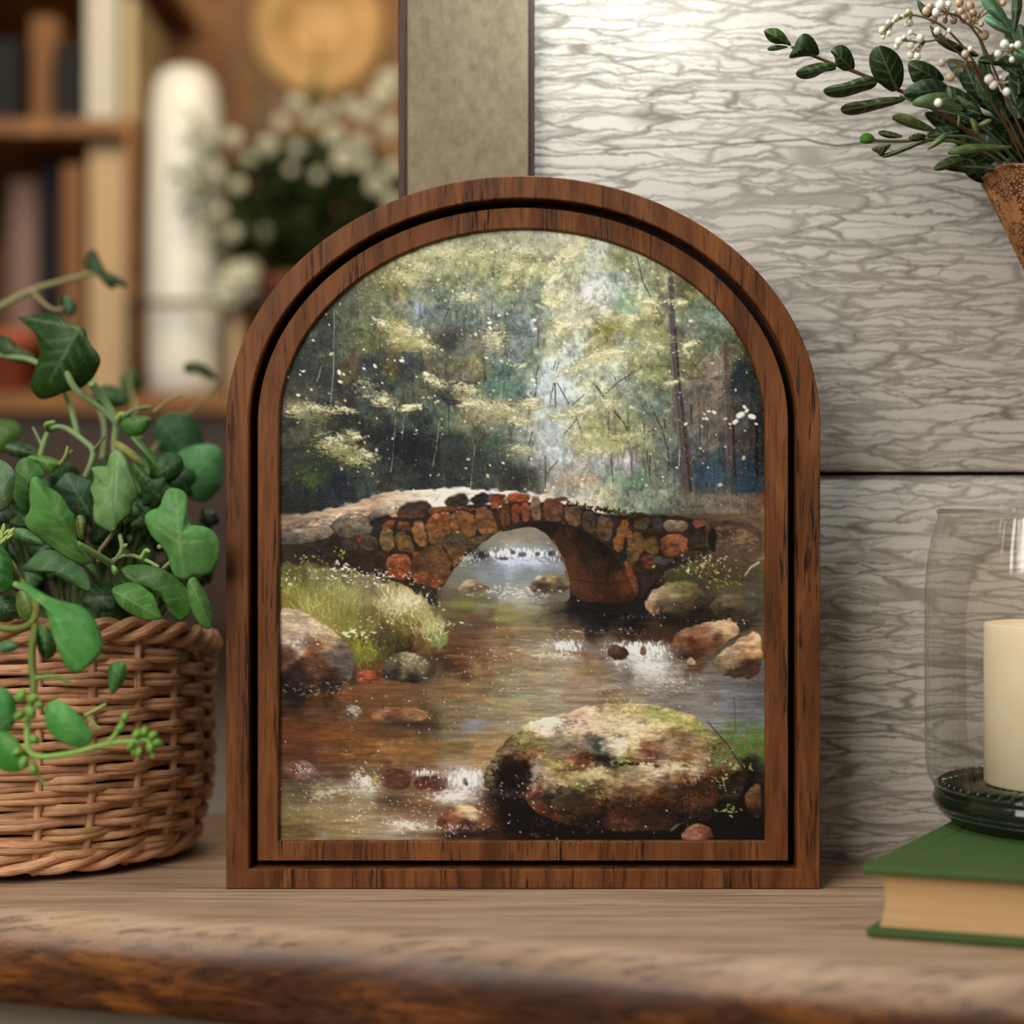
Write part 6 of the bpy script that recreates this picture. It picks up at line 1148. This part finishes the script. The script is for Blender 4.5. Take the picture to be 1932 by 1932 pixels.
for i in range(56):
    g = 2 * math.pi * i / 56; c, s = math.cos(g), math.sin(g)
    rg.tube([GC + Vector((r * K * c, r * K * s, H(y))) for r, y in ((150, 1484), (180, 1482), (205, 1481), (212, 1484))], .0022, .0012, 6)
rg.build('ribbed_ring', M['foot'], lantern)
for (y, r, h) in ((1523, 219.5, 1.2), (1534, 212, 1.0), (1499, 219, 1.0)):
    t_ = MB(); t_.tube([GC + Vector((r * K * math.cos(2 * math.pi * i / 96), r * K * math.sin(2 * math.pi * i / 96), H(y))) for i in range(96)], .0005, .0005, 6, None, True); t_.build('glass_ridge', M['glass'], lantern)
candle = thing('pillar_candle', GC + Vector((0, 0, H(1484))), 'ivory pillar candle inside the glass lantern', 'candle')
cbm = MB(); r_ = 129 * K
z0, z1 = H(1481), H(1178)
cbm.lathe([(.001, z0), (r_ - .001, z0), (r_, z0 + .001), (r_, z1 - .0012), (r_ - .0006, z1), (r_ - .0028, z1 + .0002), (r_ - .006, z1 - .0022), (r_ * .6, z1 - .0042), (.001, z1 - .0048)], GC, 96); cbm.build('wax', M['wax'], candle)
wk = MB(); wk.tube([GC + Vector((0, 0, z1 - .006)), GC + Vector((.0006, 0, z1 + .002)), GC + Vector((.002, 0, z1 + .007))], .0008, .0006, 8); wk.build('wick', M['wick'], candle)

fk = N('added_flame_glow'); fk.p(Base_Color=(0, 0, 0, 1), Emission_Color=(1, .62, .25, 1), Emission_Strength=5.0)  # flame and point light are added out of view to warm the wax
fm = MB(); fm.lathe([(.0006, z1 + .006), (.0035, z1 + .010), (.0046, z1 + .015), (.0038, z1 + .022), (.0018, z1 + .030), (.0004, z1 + .036)], GC + Vector((.002, 0, 0)), 20); fm.build('added_flame', fk.m, candle)
cl_ = bpy.data.lights.new('added_wax_light', 'POINT'); cl_.energy = .03; cl_.color = (1, .62, .34); cl_.shadow_soft_size = .008; clo = bpy.data.objects.new('added_wax_light', cl_); COL.objects.link(clo); clo.location = GC + Vector((.002, 0, z1 + .024))

# ------------------------------------------------------------------ the bookcase far behind
D0 = 1.90; k0 = D0 / FPX
def bx(px): return (px - 966) * k0
def bz(py): return CAMZ - (py - 966) * k0
case = thing('bookcase', (bx(300), 2.1, 0), 'blurred brown wooden bookcase standing far behind the ivy', 'bookcase')
X0, X1, YB = bx(-330), bx(1120), 2.30
boxobj('back_panel', X0, X1, YB, YB + .02, 1.28, 2.45, M['shelf_wood'], 0, case)
boxobj('side_panel', X0 - .03, X0, D0, YB + .02, 0, 2.45, M['shelf_wood'], .002, case); boxobj('side_panel', X1, X1 + .03, D0, YB + .02, 0, 2.45, M['shelf_wood'], .002, case)
ZS = bz(740); ZU = bz(222)
boxobj('shelf_board', X0, X1, D0, YB, ZS - .024, ZS, M['shelf_wood'], .002, case)
boxobj('shelf_board', X0, bx(252), D0, YB, ZU - .020, ZU, M['shelf_wood'], .002, case)
boxobj('shelf_board', X0, bx(252), D0, YB, bz(-120), bz(-120) + .02, M['shelf_wood'], .002, case)  # unseen upper board, added to shade the compartment below it
boxobj('divider', bx(236), bx(252), D0, YB, ZS, ZU - .020, M['shelf_wood'], .002, case)
boxobj('lower_panel', X0, X1, D0 + .02, D0 + .05, bz(1190), ZS - .024, M['dark_wood'], .002, case)
boxobj('top_board', X0 - .03, X1 + .03, D0, YB + .02, 2.45, 2.48, M['shelf_wood'], .002, case)
rb = MB(); rb.tube([(bx(240), D0 - .006, bz(573)), (bx(760), D0 - .006, bz(566))], .0035, .0035, 8)
for px in (244, 756): rb.tube([(bx(px), D0 - .006, bz(571)), (bx(px), D0 - .006, bz(744)), (bx(px), D0 + .004, bz(750))], .003, .003, 8)
rb.build('shelf_rail', M['iron'], case)
def bgbook(x0, x1, top, base, mat, label, depth=.16, y0=.03, lean=0):
    base = base + .0006; x0 += .6; x1 -= .6
    w_ = (x1 - x0) * k0; h_ = bz(top) - base; c = Vector(((bx(x0) + bx(x1)) / 2, D0 + y0, base))
    t = thing('shelf_book', c, label, 'book', 'old books in the bookcase')
    m = MB(); m.box(c + Vector((0, .004, h_ / 2)), (w_, .008, h_)); m.box(c + Vector((-w_ / 2 + .002, depth / 2, h_ / 2)), (.004, depth, h_)); m.box(c + Vector((w_ / 2 - .002, depth / 2, h_ / 2)), (.004, depth, h_))
    m.build('cover', mat, t, smooth=False, bevel=.0015)
    m = MB(); m.box(c + Vector((0, depth / 2, h_ / 2)), (w_ - .009, depth - .012, h_ - .008)); m.build('pages', M['bgpages'], t, smooth=False)
    return t
UB = ZU
bgbook(146, 214, -70, UB, M['bk_grey'], 'pale grey book on the high shelf, first right of the black books')
bgbook(216, 248, -20, UB, M['bk_sand'], 'sand coloured book at the end of the high shelf')
bgbook(28, 84, 0, UB, M['bk_brown'], 'brown book between black books on the high shelf', .16, .06)
bgbook(86, 142, 70, UB, M['bk_black'], 'short black book on the high shelf beside the pale grey one')
bgbook(-60, 26, 60, UB, M['bk_black'], 'wide black book cut by the picture edge on the high shelf')
bgbook(-40, 22, 300, ZS, M['bk_mauve'], 'mauve book leftmost on the middle shelf', .14, .11)
bgbook(24, 64, 268, ZS, M['bk_navy'], 'navy book with dark spine on the middle shelf', .14, .11)
bgbook(66, 100, 290, ZS, M['bk_tan'], 'tan book right of the navy book on the middle shelf', .14, .11)
bgbook(102, 148, 300, ZS, M['bk_brown'], 'brown book between tan and beige books on the middle shelf')
bgbook(152, 235, 264, ZS, M['bk_beige'], 'broad beige book beside the bookcase divider')
bgbook(428, 458, 560, ZS, M['bk_beige'], 'low beige book between white vase and plant pot', .05, .004)
vt = MB(); sc = (D0 + .06) / FPX; VC = Vector(((350 - 966) * sc, D0 + .062, ZS + .0006))
vt.lathe([(.001, 0), (66 * sc, 0), (71 * sc, 4 * sc), (74 * sc, 60 * sc), (74 * sc, 180 * sc), (73 * sc, 330 * sc), (70 * sc, 450 * sc), (66 * sc, 540 * sc), (58 * sc, 590 * sc), (40 * sc, 612 * sc), (22 * sc, 618 * sc), (20 * sc, 610 * sc), (.001, 606 * sc)], VC, 48)
tag(vt.build('white_vase', M['ceramic'], None, org=VC), 'tall blurred white rounded vase standing on the bookcase shelf', 'vase')
# flowering plant
sp_ = (D0 + .13) / FPX; PC = Vector(((600 - 966) * sp_, D0 + .145, ZS + .0006))
fpnt = thing('flowering_plant', PC, 'blurred bushy potted plant with white blossoms beside the tall white vase', 'plant')
m = MB(); m.lathe([(.001, 0), (90 * sp_, 0), (96 * sp_, 4 * sp_), (126 * sp_, 196 * sp_), (134 * sp_, 198 * sp_), (136 * sp_, 222 * sp_), (128 * sp_, 222 * sp_), (120 * sp_, 205 * sp_), (.001, 200 * sp_)], PC, 48); m.build('pot', M['brownpot'], fpnt)
random.seed(41); fo = MB(); fs_ = MB()
def fpos(px, py, dy): return Vector(((px - 966) * (D0 + .145 + dy) / FPX, D0 + .145 + dy, CAMZ - (py - 966) * (D0 + .145 + dy) / FPX))
def bleaf(mbx, c, L, rgb):
    d_ = Vector((random.gauss(0, 1), random.gauss(0, 1), random.gauss(.3, 1))).normalized(); s_ = d_.orthogonal().normalized(); n_ = d_.cross(s_)
    vs = [c - d_ * L * .5, c + s_ * L * .22 - d_ * L * .1 + n_ * L * .05, c + d_ * L * .5, c - s_ * L * .22 - d_ * L * .1 + n_ * L * .05, c - n_ * L * .03]
    mbx.add(vs, [(0, 1, 4), (1, 2, 4), (2, 3, 4), (3, 0, 4)], None, srgb(*rgb))
for k in range(1500):
    a = random.uniform(0, 2 * math.pi); q = math.sqrt(random.random()); e = random.uniform(-1, 1)
    px = 590 + math.cos(a) * q * 190; py = 390 + math.sin(a) * q * 130
    px = max(px, 446)
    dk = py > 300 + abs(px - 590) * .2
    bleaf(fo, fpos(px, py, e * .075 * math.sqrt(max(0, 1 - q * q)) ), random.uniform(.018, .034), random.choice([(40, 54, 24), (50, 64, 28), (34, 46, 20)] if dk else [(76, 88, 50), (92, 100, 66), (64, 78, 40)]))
for (x, y) in [(600,60),(585,160),(350,200),(365,240),(640,180),(480,160),(690,230),(560,190),(330,330),(345,400),(320,300),(390,470),(410,500),(740,200)]:
    b0 = fpos(590 + (x - 590) * .3, 420, 0) if x > 450 else fpos(476, 440, -.13); b1_ = fpos(x, y, random.uniform(-.04, .03) if x > 450 else -.16); fs_.tube([fpos(590, 428, 0), b0, b0.lerp(b1_, .5) + Vector((0, 0, .02)), b1_], .0022, .0012, 6, srgb(80, 92, 52))
    for j in range(14): bleaf(fo, b0.lerp(b1_, random.uniform(.55, 1)) + Vector((random.gauss(0, .006), random.gauss(0, .006), random.gauss(0, .006))), random.uniform(.012, .022), random.choice([(96, 108, 70), (78, 90, 52)]))
fs_.tube([PC + Vector((0, 0, 205 * sp_)), fpos(590, 420, 0)], .006, .004, 8, srgb(80, 80, 50)); fs_.build('stems', M['stem'], fpnt); fo.build('foliage', M['leaf'], fpnt)
bl = MB()
for k in range(7):
    g = 2 * math.pi * k / 7; bl.ball((.55 * math.cos(g), .2 * math.sin(2 * g), .55 * math.sin(g)), .5, 8, 5, (1, .6, 1))
bl.ball((0, -.2, 0), .45, 8, 5)
proto = None
for (x, y, r) in [(440,260,15),(505,275,17),(560,195,16),(630,255,18),(650,300,22),(560,280,12),(690,215,17),(720,180,22),(735,240,18),(710,350,18),(740,320,16),(600,330,11),(360,345,13),(410,330,12),(350,270,10),(415,400,12),(440,440,13),(385,455,12),(500,440,11),(450,530,34),(430,555,26),(470,510,20),(740,380,16),(680,270,16),(590,225,14),(530,230,14),(450,350,13),(400,260,12),(660,200,16),(620,210,13),(735,150,20),(690,310,15),(550,320,10),(470,300,12)]:
    q = fpos(x, y, -.165 if x < 452 else (-.085 if y < 500 else -.10))
    if proto is None:
        proto = bl.build('blossom', M['petal'], None); proto.parent = fpnt; ob = proto
    else:
        ob = proto.copy(); COL.objects.link(ob)
    ob.location = q - PC; ob.scale = [r * sp_] * 3; ob.rotation_euler = (0, random.uniform(0, 6), 0)
bokeh = MB(); DC = Vector((bx(606) * 1.2, YB - .002, bz(40) + .045))
sd = YB / FPX
DC = Vector(((606 - 966) * sd, YB, CAMZ - (60 - 966) * sd))
pr2 = [(.001, .012), (50 * sd, .012), (66 * sd, .016), (78 * sd, .026), (84 * sd, .028), (120 * sd, .020), (128 * sd, .016), (128 * sd, .010), (60 * sd, .001), (.001, .001)]
bokeh.lathe([(r, z) for r, z in pr2], (0, 0, 0), 64)
bokeh.v = [tuple(DC + Vector((x, -z, y))) for x, y, z in bokeh.v]
tag(bokeh.build('blurred_lights_disc', M['lights_gold'], None, org=DC), 'pale gold disc standing in for blurred lights on the bookcase back above the flowers', 'plate')  # a pale disc painted in place of blurred background lights
def tpot(px, py_top, rpx, label):
    c = Vector((bx(px), D0 + .05, ZS)); s_ = (D0 + .05) / FPX; hh = (740 - py_top) * s_
    t = thing('clay_pot', c, label, 'pot'); m = MB(); r0 = rpx * s_
    m.lathe([(.001, 0), (r0 * .72, 0), (r0 * .95, hh * .7), (r0 * 1.05, hh * .7), (r0 * 1.05, hh), (r0 * .92, hh), (r0 * .85, hh * .75), (.001, hh * .72)], c, 40); m.build('pot_body', M['terracotta'], t); return t

# the pot stands in front of the books
tp = tpot(2, 622, 46, 'small blurred terracotta pot at the left end of the middle shelf')
for o in bpy.data.objects:
    if o.name.startswith('shelf_book') and o.parent is None: pass

# ------------------------------------------------------------------ light
sc_ = bpy.context.scene
def area(name, loc, to, size, power, col, size_y=None):
    l = bpy.data.lights.new(name, 'AREA'); l.energy = power; l.color = col; l.size = size
    if size_y: l.shape = 'RECTANGLE'; l.size_y = size_y
    o = bpy.data.objects.new(name, l); COL.objects.link(o); o.location = loc
    o.rotation_euler = (Vector(to) - Vector(loc)).to_track_quat('-Z', 'Y').to_euler(); return o
area('added_key_light', (-.92, -.45, 2.28), (0, .95, 1.35), 1.0, 34.5, (1, .965, .90), 1.2)  # added area light for assumed daylight from front left; no window is built
area('added_wall_light', (.07, .88, LEDGE + .63), (.13, 1.0, LEDGE + .22), .05, .95, (.90, .985, 1), .05)  # assumed light out of view, added to brighten the upper wall; no fixture
area('added_bookcase_light', (-.22, 1.32, 2.25), (-.38, 2.1, 1.7), .30, 5.0, (1, .84, .60))  # added warm light that brightens the bookcase; no lamp stands there
w_ = bpy.data.worlds.new('room_air'); sc_.world = w_; w_.use_nodes = True
bgn = w_.node_tree.nodes['Background']; bgn.inputs[0].default_value = (1, .93, .82, 1); bgn.inputs[1].default_value = .20

# ------------------------------------------------------------------ camera
cam = bpy.data.cameras.new('camera'); co_ = bpy.data.objects.new('camera', cam); COL.objects.link(co_)
co_.location = (0, 0, CAMZ); co_.rotation_euler = (math.pi / 2, 0, 0)
cam.sensor_width = 36; cam.sensor_fit = 'HORIZONTAL'; cam.lens = FPX / 1932 * 36; cam.clip_start = .01
cam.dof.use_dof = True; cam.dof.focus_distance = .93; cam.dof.aperture_fstop = 2.35; cam.dof.aperture_blades = 0
sc_.camera = co_
sc_.view_settings.view_transform = 'Standard'; sc_.view_settings.look = 'None'; sc_.view_settings.gamma = 1; sc_.view_settings.exposure = 0; sc_.view_settings.use_curve_mapping = False
for o in bpy.data.objects:
    if '_org' in o: del o['_org']
